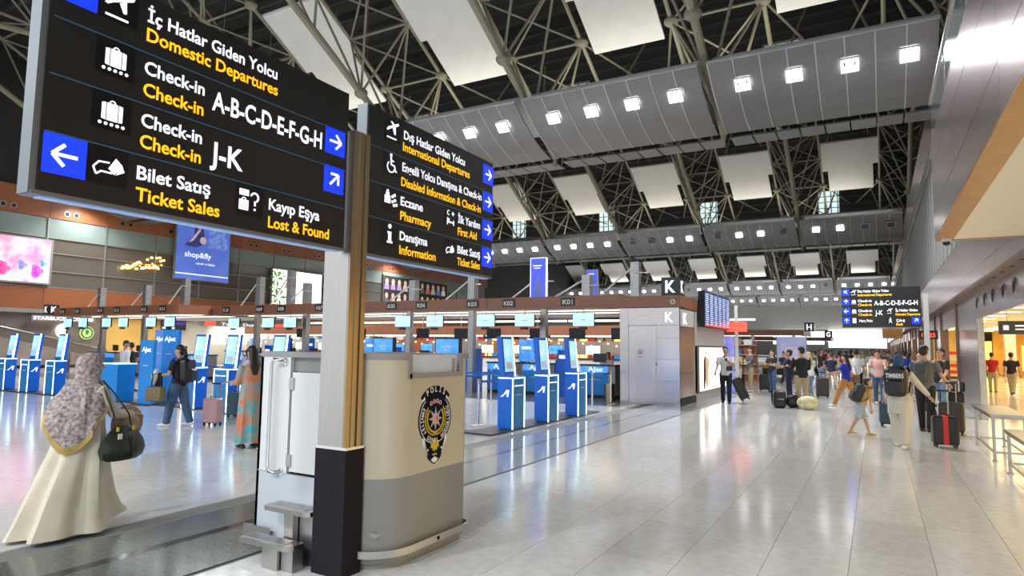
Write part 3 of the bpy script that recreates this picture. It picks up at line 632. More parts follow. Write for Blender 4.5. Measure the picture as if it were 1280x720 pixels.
bigsign(t, 1.92, 4, *XP, (.056, -.96, 0), [('line', .30), ('line', .592), ('line', .885),
 ('icon', 'plane', .18, .985), ('w', 'Dış Hatlar Giden Yolcu', .43, 1.05, .95), ('y', 'International Departures', .42, .945, 1.05), ('arrow', 1.725, .965, 0),
 ('icon', 'wheel', .18, .69), ('w', 'Engelli Yolcu Danışma & Check-in', .42, .765, 1.28), ('y', 'Disabled Information & Check-in', .41, .635, 1.28), ('arrow', 1.725, .675, 0),
 ('icon', 'pharm', .18, .39), ('w', 'Eczane', .41, .465, .31), ('y', 'Pharmacy', .41, .34, .44), ('icon', 'aid', 1.07, .40, .17), ('w', 'İlk Yardım', 1.28, .465, .40), ('y', 'First Aid', 1.28, .345, .34), ('arrow', 1.725, .38, 0),
 ('icon', 'info', .18, .09), ('w', 'Danışma', .41, .165, .39), ('y', 'Information', .41, .045, .52), ('icon', 'ticket', 1.07, .10, .17), ('w', 'Bilet Satış', 1.28, .165, .41), ('y', 'Ticket Sales', 1.28, .05, .41), ('arrow', 1.725, .09, 0)])
t = thing('far_direction_sign', 'distant overhead direction sign on a pole at the right', 'sign', (-1.0, 25, 2.5))
MB().box(0, 2.31, -.08, .08, 0, 1.34).build('panel', m_signblk, t); MB().box(-.01, 2.32, -.085, .085, -.02, 0).build('bottom_rail', m_signfr, t)
bigsign(t, 2.07, 4, *YM, (0, -.082, 0), [('arrow', .02, .97, 135), ('icon', 'plane', .23, .97), ('w', 'Dış Hatlar Giden Yolcu', .44, 1.06, .82), ('y', 'International Departures', .44, .945, .9),
 ('arrow', .02, .68, 90), ('icon', 'bag', .23, .68), ('w', 'Check-in', .44, .765, .37), ('y', 'Check-in', .44, .645, .37), ('w', 'A-B-C-D-E-F-G-H', .87, .66, 1.12, .14),
 ('arrow', .02, .39, 180), ('icon', 'bag', .23, .39), ('w', 'Check-in', .44, .465, .37), ('y', 'Check-in', .44, .345, .37), ('w', 'J-K', .89, .37, .2, .14), ('icon', 'plane', 1.17, .39), ('w', 'İç Hatlar Giden', 1.42, .465, .56), ('y', 'Domestic Departures', 1.42, .345, .62),
 ('arrow', .02, .10, 90), ('icon', 'board', .23, .10), ('w', 'Harç Pulu', .46, .16, .35), ('icon', 'walk', 1.18, .1), ('w', 'Çıkış', 1.43, .165, .22), ('y', 'Exit', 1.43, .05, .17), ('arrow', 1.83, .10, 45)], sc=1.115)
t = thing('sign_pole', 'pale square pole carrying the distant direction sign', 'pole', (1.42, 25, 0)); MB().box(-.06, .09, -.09, .09, 0, 3.6).build('shaft', m_lgrey, t); MB().box(-.10, .13, -.13, .13, 0, .06).build('foot', m_steel, t); MB().box(-.12, -.06, -.05, .05, 2.7, 2.8).box(-.12, -.06, -.05, .05, 3.5, 3.58).build('bracket', m_steel, t)
# ================================================================== POLICE BOOTH
bt = thing('police_booth', 'cream and grey police booth with round emblem beside the column', 'booth', (-3.95, 4.4, 0))
bx0, bx1, by0, by1 = -4.66, -3.27, 3.85, 5.0; cr = .32
def outline(d=0, r=cr):
    P = [(bx0+d, by0+d), ]
    P += [(bx1-r+(r-d)*sin(R(a)), by0+r-(r-d)*cos(R(a))) for a in range(0, 91, 9)]
    P += [(bx1-.06+(.06-d)*cos(R(a)), by1-.06+(.06-d)*sin(R(a))) for a in (0, 45, 90)]
    P += [(bx0+d, by1-d)]; return P
def wrap(name, m, z0, z1, d=0, th=.03, idx=None, sm=True):
    P = outline(d); Q = outline(d+th)
    if idx: P, Q = P[idx[0]:idx[1]], Q[idx[0]:idx[1]]
    rings = [[(p[0], p[1], z0), (q[0], q[1], z0), (q[0], q[1], z1), (p[0], p[1], z1)] for p, q in zip(P, Q)]
    return MB().loft(rings).build(name, m, bt, sm, world=True)
N = len(outline())
wrap('grey_skirt', m_boothg, .0, .05, .03, idx=(1, N)); wrap('grey_panel', m_boothg, .05, .68, 0, idx=(1, 14))
wrap('grey_panel', m_boothg, .05, .68, 0, idx=(13, N)); wrap('cream_panel', m_cream, .68, 1.34, 0, idx=(1, 13)); MB().box(-3.30, -3.27, 4.17, 4.90, 1.34, 1.445).build('cream_panel', m_cream, bt, world=True)
b = MB()   # corner panel above, then frame of the window cut
wrap('cream_panel', m_cream, 1.34, 1.60, 0, idx=(1, 12)); wrap('cream_panel', m_cream, .68, 1.60, 0, idx=(13, N))
def bb(name, m, *a): return MB().box(*a).build(name, m, bt, world=True)
bb('cream_panel', m_cream, -3.30, -3.27, 4.17, 4.94, .68, 1.34) if False else None
bb('window_frame', m_rim, -3.305, -3.262, 4.14, 4.90, 1.445, 1.485); bb('window_frame', m_rim, -3.305, -3.262, 4.12, 4.17, 1.445, 1.64); bb('window_frame', m_rim, -3.305, -3.262, 4.86, 4.90, 1.485, 1.64)
bb('window_glass', m_glassy, -3.32, -3.30, 4.17, 4.86, 1.48, 1.635); bb('window_post', m_steel, -3.30, -3.27, 4.78, 4.80, 1.485, 1.60)
bb('cream_panel', m_cream, -3.30, -3.27, 4.90, 4.94, 1.34, 1.60)
wrap('top_rim', m_rim, 1.60, 1.645, -.006, .05, idx=(1, 12)); bb('top_rim', m_rim, -4.66, -3.6, by0-.006, by0+.05, 1.60, 1.645); bb('top_rim', m_rim, -3.32, -3.264, 4.9, 5.0, 1.6, 1.645); bb('top_rim', m_rim, -4.66, -3.3, 4.95, 5.006, 1.6, 1.645); bb('top_rim', m_rim, -4.666, -4.61, 3.85, 5.0, 1.6, 1.645)
bb('side_wall', m_boothw, bx0, bx0+.03, by0, by1, .12, 1.6); bb('inner_desk', m_grey, bx0+.03, -3.34, 4.2, 4.96, 1.05, 1.08); bb('inner_floor', m_grey, bx0+.03, -3.36, by0+.05, by1-.04, .25, .28)
# front with door
bb('front_panel', m_boothw, bx0, -4.30, by0, by0+.03, .64, 1.60); bb('front_base', m_boothlg, bx0, -3.60, by0, by0+.03, .12, .636)
bb('recess_panel', m_boothg, -4.30, -3.60, by0+.04, by0+.06, 1.48, 1.60); d = bb('door', m_boothw, -4.275, -3.62, by0+.004, by0+.034, .66, 1.475)
MB().box(-4.30, -4.25, by0-.012, by0+.004, 1.33, 1.43).build('hinge', m_steel, d, world=False).location = -Vector(bt.location)
MB().box(-4.30, -4.25, by0-.012, by0+.004, .70, .80).build('hinge', m_steel, d).location = -Vector(bt.location)
bb('door_gap', m_dark, -4.30, -4.275, by0+.03, by0+.05, .64, 1.48)
MB().tube([(-4.36, by0+.01, 1.56), (-4.36, by0-.05, 1.57), (-4.43, by0-.06, 1.58), (-4.46, by0-.06, 1.54), (-4.46, by0-.06, .70), (-4.44, by0-.06, .655), (-4.40, by0-.05, .65), (-4.36, by0+.01, .65)], .016, 10).build('grab_handle', m_chrome, bt, True, world=True)
for z in (1.565, .65): MB().frame((-4.36, by0-.001, z), (1, 0, 0), (0, 0, 1)).fdisc((0, 0), .03, .006).build('handle_flange', m_chrome, bt, world=True)
# bumper rail
P = outline(-.05, cr); Q = outline(-.038, cr); P = P[1:]; Q = Q[1:]
P[-1] = (bx1-.45, by1+.05); Q[-1] = (bx1-.45, by1+.038)
rings = [[(p[0], p[1], .10), (q[0], q[1], .10), (q[0], q[1], .155), (p[0], p[1], .155)] for p, q in zip(P, Q)]
MB().loft(rings).build('bumper_rail', m_steel, bt, True, world=True); bb('bumper_rail', m_steel, bx0-.06, bx0+.25, by0-.06, by0-.048, .10, .2); bb('bumper_bracket', m_steel, -3.27, -3.22, 4.5, 4.54, .11, .14)
# steps
st = thing('booth_steps', 'two small steel steps at the door of the police booth', 'steps', (-4.05, 3.65, 0))
def tread(x0, x1, y0, y1, z):
    P = [(x0, y0+.04), (x0+.02, y0)]+[(x1-.06+.06*sin(R(a)), y0+.06-.06*cos(R(a))) for a in range(0, 91, 30)]+[(x1, y1), (x0, y1)]
    MB().prism(P, z-.035, z).build('tread', m_steel, st, world=True)
    MB().box(x0+.03, x1-.08, y0+.04, y1-.02, z, z+.003).build('tread_grip', m_steel_d, st, world=True)
tread(-4.34, -3.83, 3.66, 3.84, .42); tread(-4.42, -3.86, 3.50, 3.66, .20)
MB().box(-4.11, -4.01, 3.68, 3.83, .0, .385).build('riser_post', m_steel, st, world=True); MB().box(-4.0, -3.86, 3.74, 3.83, 0, .385).build('riser_panel', m_steel_d, st, world=True)
MB().box(-4.17, -4.0, 3.53, 3.66, 0, .165).build('riser_post', m_steel, st, world=True); MB().box(-3.99, -3.87, 3.56, 3.66, 0, .165).build('riser_panel', m_steel_d, st, world=True)
# emblem
em = MB().frame((-3.27-bt.location.x, 4.50-bt.location.y, 1.05), *XP)
eo = Vector((-3.27-bt.location.x, 4.50-bt.location.y, 1.05))
def E_(h): return MB().frame(eo+Vector((h, 0, 0)), *XP)
CY = .05
b = E_(.001); b.fpoly([(-.165, -.08), (.165, -.08), (.12, -.20), (.09, -.275), (.03, -.315), (0, -.325), (-.03, -.315), (-.09, -.275), (-.12, -.20)], .002); b.fdisc((0, CY), .232, .002, n=48, ry=.222); b.farc((0, CY), .226, 42, 138, .10, .0022)
emb = b.build('emblem', m_navy, bt); emb['label'] = 'round navy police emblem with gold wreath and silver star'
def eb(mb, name, m): o = mb.build(name, m, emb); return o
b = E_(.0035); b.farc((0, CY), .212, -228, 48, .006, .001, n=40, ry=.203); b.fline((-.15, -.10), (-.10, -.24), .006, .001); b.fline((.15, -.10), (.10, -.24), .006, .001); b.fpoly([(-.05, -.285), (0, -.262), (.05, -.285), (.02, -.312), (-.02, -.312)], .001)
for s in (-1, 1):
    b.fpoly([(s*.145, CY+.165), (s*.20, CY+.14), (s*.175, CY+.17), (s*.155, CY+.19)], .001); b.fpoly([(s*.165, -.09), (s*.175, -.13), (s*.135, -.19), (s*.145, -.12)], .001); b.fdisc((s*.095, -.20), .010, .001, n=10)
eb(b, 'cream_outline', m_whitep)
b = E_(.0035); b.fdisc((0, CY), .150, .001, n=40, ry=.146); eb(b, 'inner_field', m_navy)
b = E_(.005)
for s in (-1, 1):
    for q in range(13):
        a = R(-84+q*10.2); r0 = .127
        for dr in (-.014, .014):
            c = (s*(r0+dr)*cos(a), CY+(r0+dr)*sin(a)*.97); t_ = a+pi/2+(.5 if dr > 0 else -.5)*(-1)
            d = (s*cos(t_), sin(t_)); n_ = (-d[1], d[0]); L_, W_ = .019, .0075
            b.fpoly([(c[0]-d[0]*L_, c[1]-d[1]*L_), (c[0]+n_[0]*W_, c[1]+n_[1]*W_), (c[0]+d[0]*L_, c[1]+d[1]*L_), (c[0]-n_[0]*W_, c[1]-n_[1]*W_)], .001)
b.frect(-.03, .03, CY-.142, CY-.118, .001); eb(b, 'wreath', m_goldp)
b = E_(.0055); b.fpoly([((.1 if i % 2 == 0 else .042)*sin(i*pi/8), CY+(.1 if i % 2 == 0 else .042)*cos(i*pi/8)) for i in range(16)], .002); eb(b, 'star', m_silverp)
b = E_(.0078)
for i in range(8): b.fpoly([(0, CY), (.035*sin(i*pi/4+.2), CY+.035*cos(i*pi/4+.2)), (.085*sin(i*pi/4), CY+.085*cos(i*pi/4))], .001)
eb(b, 'star_facets', mat('silver_light', (.55, .56, .57), .4))
b = E_(.0095); b.fdisc((0, CY), .036, .001, n=24); eb(b, 'star_ring', m_whitep); b = E_(.0108); b.fdisc((0, CY), .030, .001, n=24); eb(b, 'red_disc', m_redp)
b = E_(.0122); b.farc((-.002, CY), .014, 50, 310, .007, .001); eb(b, 'crescent', m_whitep)
b = E_(.0055)
for q in range(4): a = R(90+(q-1.5)*19); b.farc((.135*cos(a), CY+.012+.135*sin(a)), .014, 0, 360, .009, .001, n=12)
eb(b, 'round_badges', mat('pink_badge', (.75, .45, .42), .5))
b = E_(.0045)
for s in (-1, 1): b.fpoly([(0, -.13), (s*.02, -.118), (s*.012, -.145), (s*.05, -.135), (s*.058, -.19), (s*.038, -.185), (s*.03, -.215), (s*.012, -.20), (0, -.225)], .001)
b.frect(-.03, .03, -.252, -.238, .001); eb(b, 'gold_eagle', m_goldp)
def arc_text(s, r, a0, a1, cap, m, flip=False, ry=1):
    n = len(s)
    for i, ch in enumerate(s):
        if ch == ' ': continue
        a = R(a0+(a1-a0)*i/(n-1)); c = Vector((r*cos(a), CY+r*sin(a)*ry))
        up = Vector((cos(a), sin(a)))*(-1 if flip else 1); rt = Vector((up.y, -up.x)); c = c-up*cap*.5
        text(ch, emb, eo+Vector((.005, c.x, c.y)), (0, rt.x, rt.y), (0, up.x, up.y), cap, None, m, 'C', bold=.03, join='ring'+str(flip))
arc_text('POLİS', .250, 118, 62, .048, m_whitep)
arc_text('EMNİYET GENEL MÜDÜRLÜĞÜ', .181, 152, 388, .034, m_whitep, flip=True, ry=.97)
# ================================================================== CHECK IN ISLAND
def plate(par, s, x, z=3.17, y=-.012):
    p = MB().box(x-.24, x+.24, y-.02, y, z-.12, z+.14).build('number_plate', m_signblk, par); text(s, p, (x, y-.021, z-.07), *YM, .155, .36, m_whitep, 'C', bold=.02)
def canopy(name, label, xs, y, depth, plates, posts, zt=3.37, zb=2.95):
    t = thing(name, label, 'canopy', (xs[1], y, 0)); ox = xs[1]
    x = xs[0]
    while x < xs[1]-.05:
        x2 = min(x+3, xs[1]); MB().box(x-ox+.006, x2-ox-.006, 0, .06, zb+.10, zt).build('fascia_board', m_brownk, t); MB().box(x-ox+.006, x2-ox-.006, .0, .05, zb, zb+.095).build('lower_board', m_brownk, t); x = x2
    MB().box(xs[0]-ox, 0, .06, depth, zb+.05, zb+.12).build('soffit', m_grey, t)
    MB().box(xs[0]-ox, xs[1]-ox, .06, depth, zt-.1, zt-.04).build('roof', m_grey, t)
    for q_ in (xs[0]-ox-.02, -.03): MB().box(q_, q_+.05, .06, depth, zb, zt).build('end_board', m_brownk, t)
    for k, q in enumerate((.25, 1.7, 3.4)):
        MB().box(xs[0]-ox+.4, -.4, q, q+.06, zb+.02, zb+.045).build('strip_light', m_lampE2, t)
    for s, px in plates: plate(t, s, px-ox)
    for px in posts: MB().box(px-ox-.11, px-ox+.11, .5, .72, 0, zb+.05).build('post', m_steel_d, t)
    return t
KX = dict(K01=-8.78, K02=-11.01, K03=-12.49, K04=-14.76, K05=-16.18, K06=-18.6, K07=-19.99, K08=-22.27, K09=-23.63, K10=-25.89)
K2 = dict(K11=-28.0, K12=-29.4, K13=-31.6, K14=-33.0, K15=-35.1, K16=-36.5)
kc = canopy('check_in_canopy', 'brown check in canopy with number plates K01 to K10', (-26.9, -6.99), 19.3, 7, list(KX.items()), (-9.95, -12.89, -15.78, -18.9, -21.4, -24.5))
kc2 = canopy('check_in_canopy', 'far left brown check in canopy with number plates K11 to K16', (-37.4, -27.0), 17.6, 8, list(K2.items()), (-30.3, -33.8, -37.0))
for i, (x, h) in enumerate(((-6.67, 4.45), (-8.35, 4.1), (-10.0, 4.3), (-12.88, 4.3), (-15.6, 4.2), (-18.6, 4.2), (-21.4, 4.3), (-22.4, 4.9), (-24.4, 4.7), (-27.6, 4.6), (-30.6, 4.4), (-34.5, 4.4))):
    y = 19.9 if x > -27 else 18.4; z0 = 3.33
    t = thing('cable_mast', 'grey mast with slanting tie bar on the canopy roof, %s from the K box' % ORD[i], 'mast', (x, y, z0))
    MB().box(-.14, .14, -.14, .14, 0, h-z0).build('mast', m_steel_d, t); MB().tube([(0, -.05, h-z0-.1), (-1.3, -.05, 0)], .03, 8).build('tie_bar', m_lgrey, t); MB().tube([(0, -.2, h-z0-.35), (.5, -.2, h-z0-.38)], .015, 6).build('tie_wire', m_lgrey, t)
# light boards standing on the canopy
for x0, x1, y, z1, l in ((-10.35, -9.75, 19.6, 4.75, 'tall blue backlit banner with a uniformed figure on the canopy'), (-8.6, -8.2, 20.4, 4.35, 'narrow blue backlit banner beside a canopy mast')):
    t = thing('light_banner', l, 'banner', ((x0+x1)/2, y, 3.33)); w_ = (x1-x0)/2
    MB().box(-w_, w_, 0, .14, 0, z1-3.33).build('frame', m_white_e if x0 < -10 else m_mull, t); MB().box(-w_+.04, w_, -.01, -.001, .03, z1-3.36).build('picture', mat('banner_pic', (.07, .10, .72), .4, emit=.8), t)
    b = MB().frame((0, -.011, 0), *YM); b.fdisc((.02, .72), .055, ry=.075).fpoly([(-.12, .1), (.16, .1), (.14, .55), (.05, .64), (0, .64), (-.1, .55)]); b.build('figure', mat('banner_fig', (.16, .20, .45), .5, emit=.35), t)
    b = MB().frame((0, -.012, 0), *YM); b.frect(-.18, .16, 1.12, 1.16).frect(-.15, .10, 1.04, 1.07) if x0 < -10 else b.frect(-.1, .1, .85, .88); b.build('print', m_white_e, t)
# row sign blocks with the letter K
def letter_block(x, y, z, s, ch, label, side=True):
    t = thing('row_letter_sign', label, 'sign', (x, y, z)); MB().box(-s*.5, s*.5, 0, s, 0, s).build('block', m_signblk, t)
    text(ch, t, (0, -.004, s*.18), *YM, s*.66, s*.56, m_white_e, 'C', bold=.03)
    if side: text(ch, t, (s*.5+.004, s*.5, s*.18), *XP, s*.66, s*.56, m_white_e, 'C', bold=.03)
letter_block(-5.40, 19.35, 3.30, .56, 'K', 'dark cube sign with white letter K on top of the steel box')
letter_block(-37.75, 17.4, 3.05, .5, 'K', 'dark cube sign with white letter K at the far left canopy end')
# hanging monitors
mon = thing('hanging_monitor', '', 'monitor', (0, 0, 2.37))
MB().box(-.38, .38, 0, .06, 0, .43).build('screen_housing', m_black, mon); MB().box(-.365, .365, -.006, 0, .015, .415).build('screen', m_scrw, mon); MB().cyl((0, .03), .02, .43, .62, 8).build('hanger', m_steel, mon)
MB().box(-.12, .12, -.09, .05, -.10, -.02).build('camera_box', m_black, mon)
b = MB().frame((0, -.0065, 0), *YM); b.frect(-.12, .12, .2, .23).frect(-.07, .07, .15, .17); b.build('screen_print', m_whitep, mon)
first = True
for s, x in list(KX.items())+list(K2.items()):
    y = 19.3 if x > -27 else 17.6; off = .55 if s not in ('K02', 'K04') else .62
    lab = 'pale blue check in monitor hanging below plate '+s
    if first: mon.location = (x+off, y, 2.37); mon['label'] = lab; first = False; tag(mon, group='check in monitors under the canopy')
    else: dup(mon, (x+off, y, 2.37), label=lab)
for i, x in enumerate((-8.2, -9.9, -11.6, -13.6, -15.2, -17.2, -20.8, -22.3, -24.6)):
    t = thing('back_monitor', 'black back side of hanging monitor behind the counters, %s from the K box' % ORD[i], 'monitor', (x, 22.6, 2.0)); MB().box(-.33, .33, 0, .06, 0, .42).build('housing', m_black, t); MB().cyl((0, .03), .02, .42, 1.0, 8).build('hanger', m_steel, t)
# counters
def counter(label, x, y, blue=True, logo=True):
    t = thing('check_in_counter', label, 'counter', (x, y, 0), group='check in counters')
    MB().box(-.62, .36, 0, .08, .12, 1.08).build('front_panel', m_blue if blue else m_lgrey, t); MB().box(.365, .62, 0, .6, .12, 1.08).build('side_cabinet', m_grey, t); MB().box(-.62, .62, .02, .5, 0, .12).build('plinth', m_dark, t)
    MB().box(-.64, .64, -.04, .65, 1.08, 1.13).build('worktop', m_plinth, t); MB().box(-.6, .36, .08, .6, .12, 1.07).build('body', m_lgrey, t)
    if blue: MB().box(-.62, .36, -.01, -.001, .86, 1.07).build('upper_strip', m_scrb, t)
    if logo: text('AJet', t, (-.35, -.012, .90), *YM, .15, .55, m_white_e, bold=.02); MB().box(-.3, .1, -.005, -.001, .62, .635).build('small_print', m_whitep, t)
    m_ = MB().box(-.25, .2, .25, .30, 1.2, 1.5).build('monitor', m_plinth, t); MB().box(-.02, .02, .26, .3, 1.12, 1.2).build('monitor_stand', m_steel, t)
    return t
for i, (s, x) in enumerate(list(KX.items())+list(K2.items())):
    y = 20.4 if x > -27 else 19.0
    counter('blue and grey check in counter below plate '+s, x+.6, y, True, i < 8)
    if i % 2 == 1 and i < 10:
        t = thing('airline_board', 'upright blue airline board between counters near plate '+s, 'board', (x-.35, y+.9, 0)); MB().box(-.06, .06, 0, .05, 0, 1.15).build('foot_post', m_steel, t); MB().box(-.32, .32, -.02, .0, 1.15, 1.95).build('panel', m_scrb if i % 4 == 1 else m_blueA, t); MB().box(-.2, .2, -.03, -.021, 1.6, 1.7).build('print', m_white_e, t)
        t = thing('bag_drop_gate', 'bright blue bag drop unit between counters near plate '+s, 'bag drop', (x+1.55, y-.1, 0)); MB().box(-.24, .24, 0, .5, 0, 1.25).build('body', m_blueA, t); MB().box(-.2, .2, .1, .5, 1.25, 1.6).build('head', m_blueA, t); MB().box(-.14, .14, .085, .099, 1.30, 1.42).build('panel', m_white_e, t)
# back row behind the counters: belts, shelves and warm lights
for i, x in enumerate(range(-38, -6, 2)):
    t = thing('back_counter', 'pale back row counter seen under the canopy, %s from the left' % ORD[i % 16], 'counter', (x, 29, 0), group='back row counters')
    MB().box(-.85, .85, 0, .7, 0, 1.1).build('body', random.choice([m_lgrey, m_lgrey, m_grey]), t); MB().box(-.9, .9, -.05, .75, 1.1, 1.16).build('worktop', m_dark, t)
    MB().box(-.35, .35, .3, .36, 1.35, 1.75).build('monitor', random.choice([m_scrwarm, m_scrw, m_scrb, m_brightw]), t); MB().box(-.03, .03, .31, .35, 1.16, 1.35).build('monitor_stand', m_steel, t)
for i in range(8):
    x = -37+4*i
    t = thing('back_fascia', 'brown back fascia with warm lights behind the counters, %s from the left' % ORD[i], 'fascia', (x, 30.6, 2.3), group='back fascia boards')
    MB().box(-2, 2, 0, .1, 0, .5).build('board', m_brownk, t); MB().box(-1.9, 1.9, -.01, 0, -.08, -.02).build('strip_light', m_lampE2, t)
    for q in range(9): MB().ball((-1.8+.45*q, -.15, -.3-.12*(q % 3)), .045, 8, 5).build('bulb', m_yellow_p, t)
    MB().box(-1.95, 1.95, .2, .25, -1.0, -.3).build('warm_panel', random.choice([m_grey, m_brown, m_lgrey, m_stonewall]), t)
for i in range(9):
    x = -36+3.6*i
    t = thing('shelf_unit', 'stocked shop shelf far behind the check in island, %s from the left' % ORD[i], 'shelf', (x, 36, 0)); MB().box(-1.7, 1.7, 0, .3, 0, 2.1).build('back', random.choice([m_yellow, m_brown, m_stonewall]), t)
    for q in range(4):
        MB().box(-1.7, 1.7, -.3, 0, .4+.5*q, .43+.5*q).build('shelf', m_lgrey, t)
        for r in range(6): MB().box(-1.6+.54*r, -1.2+.54*r, -.25, -.05, .43+.5*q, .68+.5*q+.1*random.random()).build('goods', random.choice([m_red, m_gold, m_whitep, m_blue, m_brown, m_yellow_e]), t)
    MB().box(-1.7, 1.7, -.5, -.3, 3.2, 3.3).build('strip_light', m_lampE2, t)
# steel K box
kb = thing('k_service_box', 'steel clad service box with a door and letter K', 'kiosk building', (-6.06, 19.3, 0))
def kbb(name, m, *a, **k): return MB().box(*a).build(name, m, kb, world=True)
kbb('core', m_dark, -6.95, -5.17, 19.34, 25.8, 0, 2.93)
for x0, x1, z0, z1 in ((-6.99, -6.72, .08, 2.93), (-5.83, -5.13, .08, .72), (-5.83, -5.13, .726, 1.36), (-5.83, -5.13, 1.366, 2.0), (-5.83, -5.13, 2.006, 2.4), (-6.715, -5.13, 2.41, 2.93)):
    kbb('steel_panel', m_wallmetal, x0, x1, 19.30, 19.335, z0, z1)
kbb('plinth', m_steel_d, -6.99, -5.13, 19.31, 19.4, 0, .075)
d = kbb('door', m_wallmetal, -6.70, -5.845, 19.305, 19.335, .03, 2.38); kbb('door_frame', m_steel_d, -6.725, -6.702, 19.295, 19.335, 0, 2.41); kbb('door_frame', m_steel_d, -5.843, -5.828, 19.295, 19.335, 0, 2.41); kbb('door_frame', m_steel_d, -6.725, -5.828, 19.295, 19.335, 2.385, 2.41)
dl = Vector((6.06, -19.3, 0))
for nm, m, a in (('door_handle', m_chrome, (-5.93, -5.90, 19.25, 19.305, .95, 1.12)), ('notice', m_whitep, (-6.44, -6.24, 19.298, 19.304, 1.35, 1.70)), ('lock', m_black, (-5.845, -5.82, 19.28, 19.30, 1.18, 1.26))):
    MB().box(*a).build(nm, m, d).location = dl
b = MB().frame((-6.34+6.06, -.003, 1.57), *YM); b.farc((0, 0), .065, 0, 360, .014); b.fdisc((0, 0), .03); b.frect(-.07, .07, -.13, -.12).frect(-.06, .06, -.16, -.15); b.build('notice_print', m_black, d)
text('K', kb, (-5.43+6.06, -.006, 2.50), *YM, .30, .25, m_white_e, 'C', bold=.03); MB().box(-.8+.11, -.4+.11, -.001, 0, 2.5, 2.51) 
for y0, y1 in ((19.3, 21.2),):
    for z0, z1 in ((.22, .95), (.956, 1.65), (1.656, 2.36)): kbb('steel_panel', m_wallmetal, -5.165, -5.13, y0+.01, y1, z0, z1)
kbb('letter_panel', m_lgrey, -5.165, -5.13, 19.45, 21.1, 2.38, 2.90); text('K', kb, (.932, .45, 2.46), *XP, .34, .5, m_white_e, bold=.03)
kbb('dark_plinth', m_dark, -5.16, -5.10, 19.4, 21.2, 0, .2)
for k in range(4): kbb('brown_board', m_brownk, -5.17, -5.10, 19.28+1.64*k, 20.90+1.64*k, 2.95, 3.30)
for x0, x1 in ((-6.99, -5.13),): kbb('brown_board', m_brownk, x0, x1, 19.25, 19.32, 2.95, 3.30)
kbb('roof', m_grey, -6.99, -5.13, 19.3, 25.8, 3.22, 3.28)
for z0, z1 in ((1.80, 2.35), (2.356, 2.93)): kbb('stone_panel', m_lgrey, -5.165, -5.13, 21.22, 25.8, z0, z1)
kbb('stone_panel', m_lgrey, -5.165, -5.13, 21.22, 25.8, 0, .25)
MB().frame((-5.30, 19.24, 3.10), *YM).farc((0, 0), .06, 0, 360, .03, .02).build('spot_camera', m_steel, kb, world=True)
t = thing('ad_light_box', 'bright white light box with a fashion figure beside the departures board', 'light box', (-5.12, 23.4, .28))
MB().box(0, .08, -2.0, 2.2, 0, 1.5).build('frame', m_steel, t); MB().box(.081, .09, -1.95, 2.15, .04, 1.46).build('picture', m_brightw, t)
b = MB().frame((.091, 0, 0), *XP); b.fpoly([(-1.5, .1), (-1.3, .1), (-1.1, .7), (-1.15, 1.15), (-1.35, 1.2), (-1.5, .9)]); b.build('dress', m_black, t)
b = MB().frame((.092, 0, 0), *XP); b.fdisc((-1.1, 1.28), .09, ry=.1).fpoly([(-1.2, .2), (-.9, .1), (-.75, .75), (-.65, 1.0), (-.95, 1.15), (-1.2, 1.1)]); b.build('figure', mat('ad_skin', (.65, .42, .28), .5, emit=.5), t)
t = thing('departures_board', 'tall dark flight information board with five columns of white text', 'flight board', (-4.88, 23.6, 2.42))
MB().box(-.2, 0, -2.1, 2.1, 0, 1.2).build('housing', m_black, t)
for k in range(6):
    p = MB().box(0, .012, -2.05+.68*k, -1.42+.68*k, .04, 1.16).build('screen', mat('fids%d' % k, (.06, .09, .28), .2, emit=.4), t)
    b = MB().frame((.013, 0, 0), *XP)
    for q in range(15): b.frect(-2.0+.68*k, -1.6+.68*k+.12*random.random(), .09+.07*q, .125+.07*q)
    b.build('rows', mat('fids_rows%d' % k, (.45, .55, .8), .3, emit=.75), p)
MB().box(.013, .016, -2.05, 1.98, .04, .09).build('red_strip', m_red_e, t)
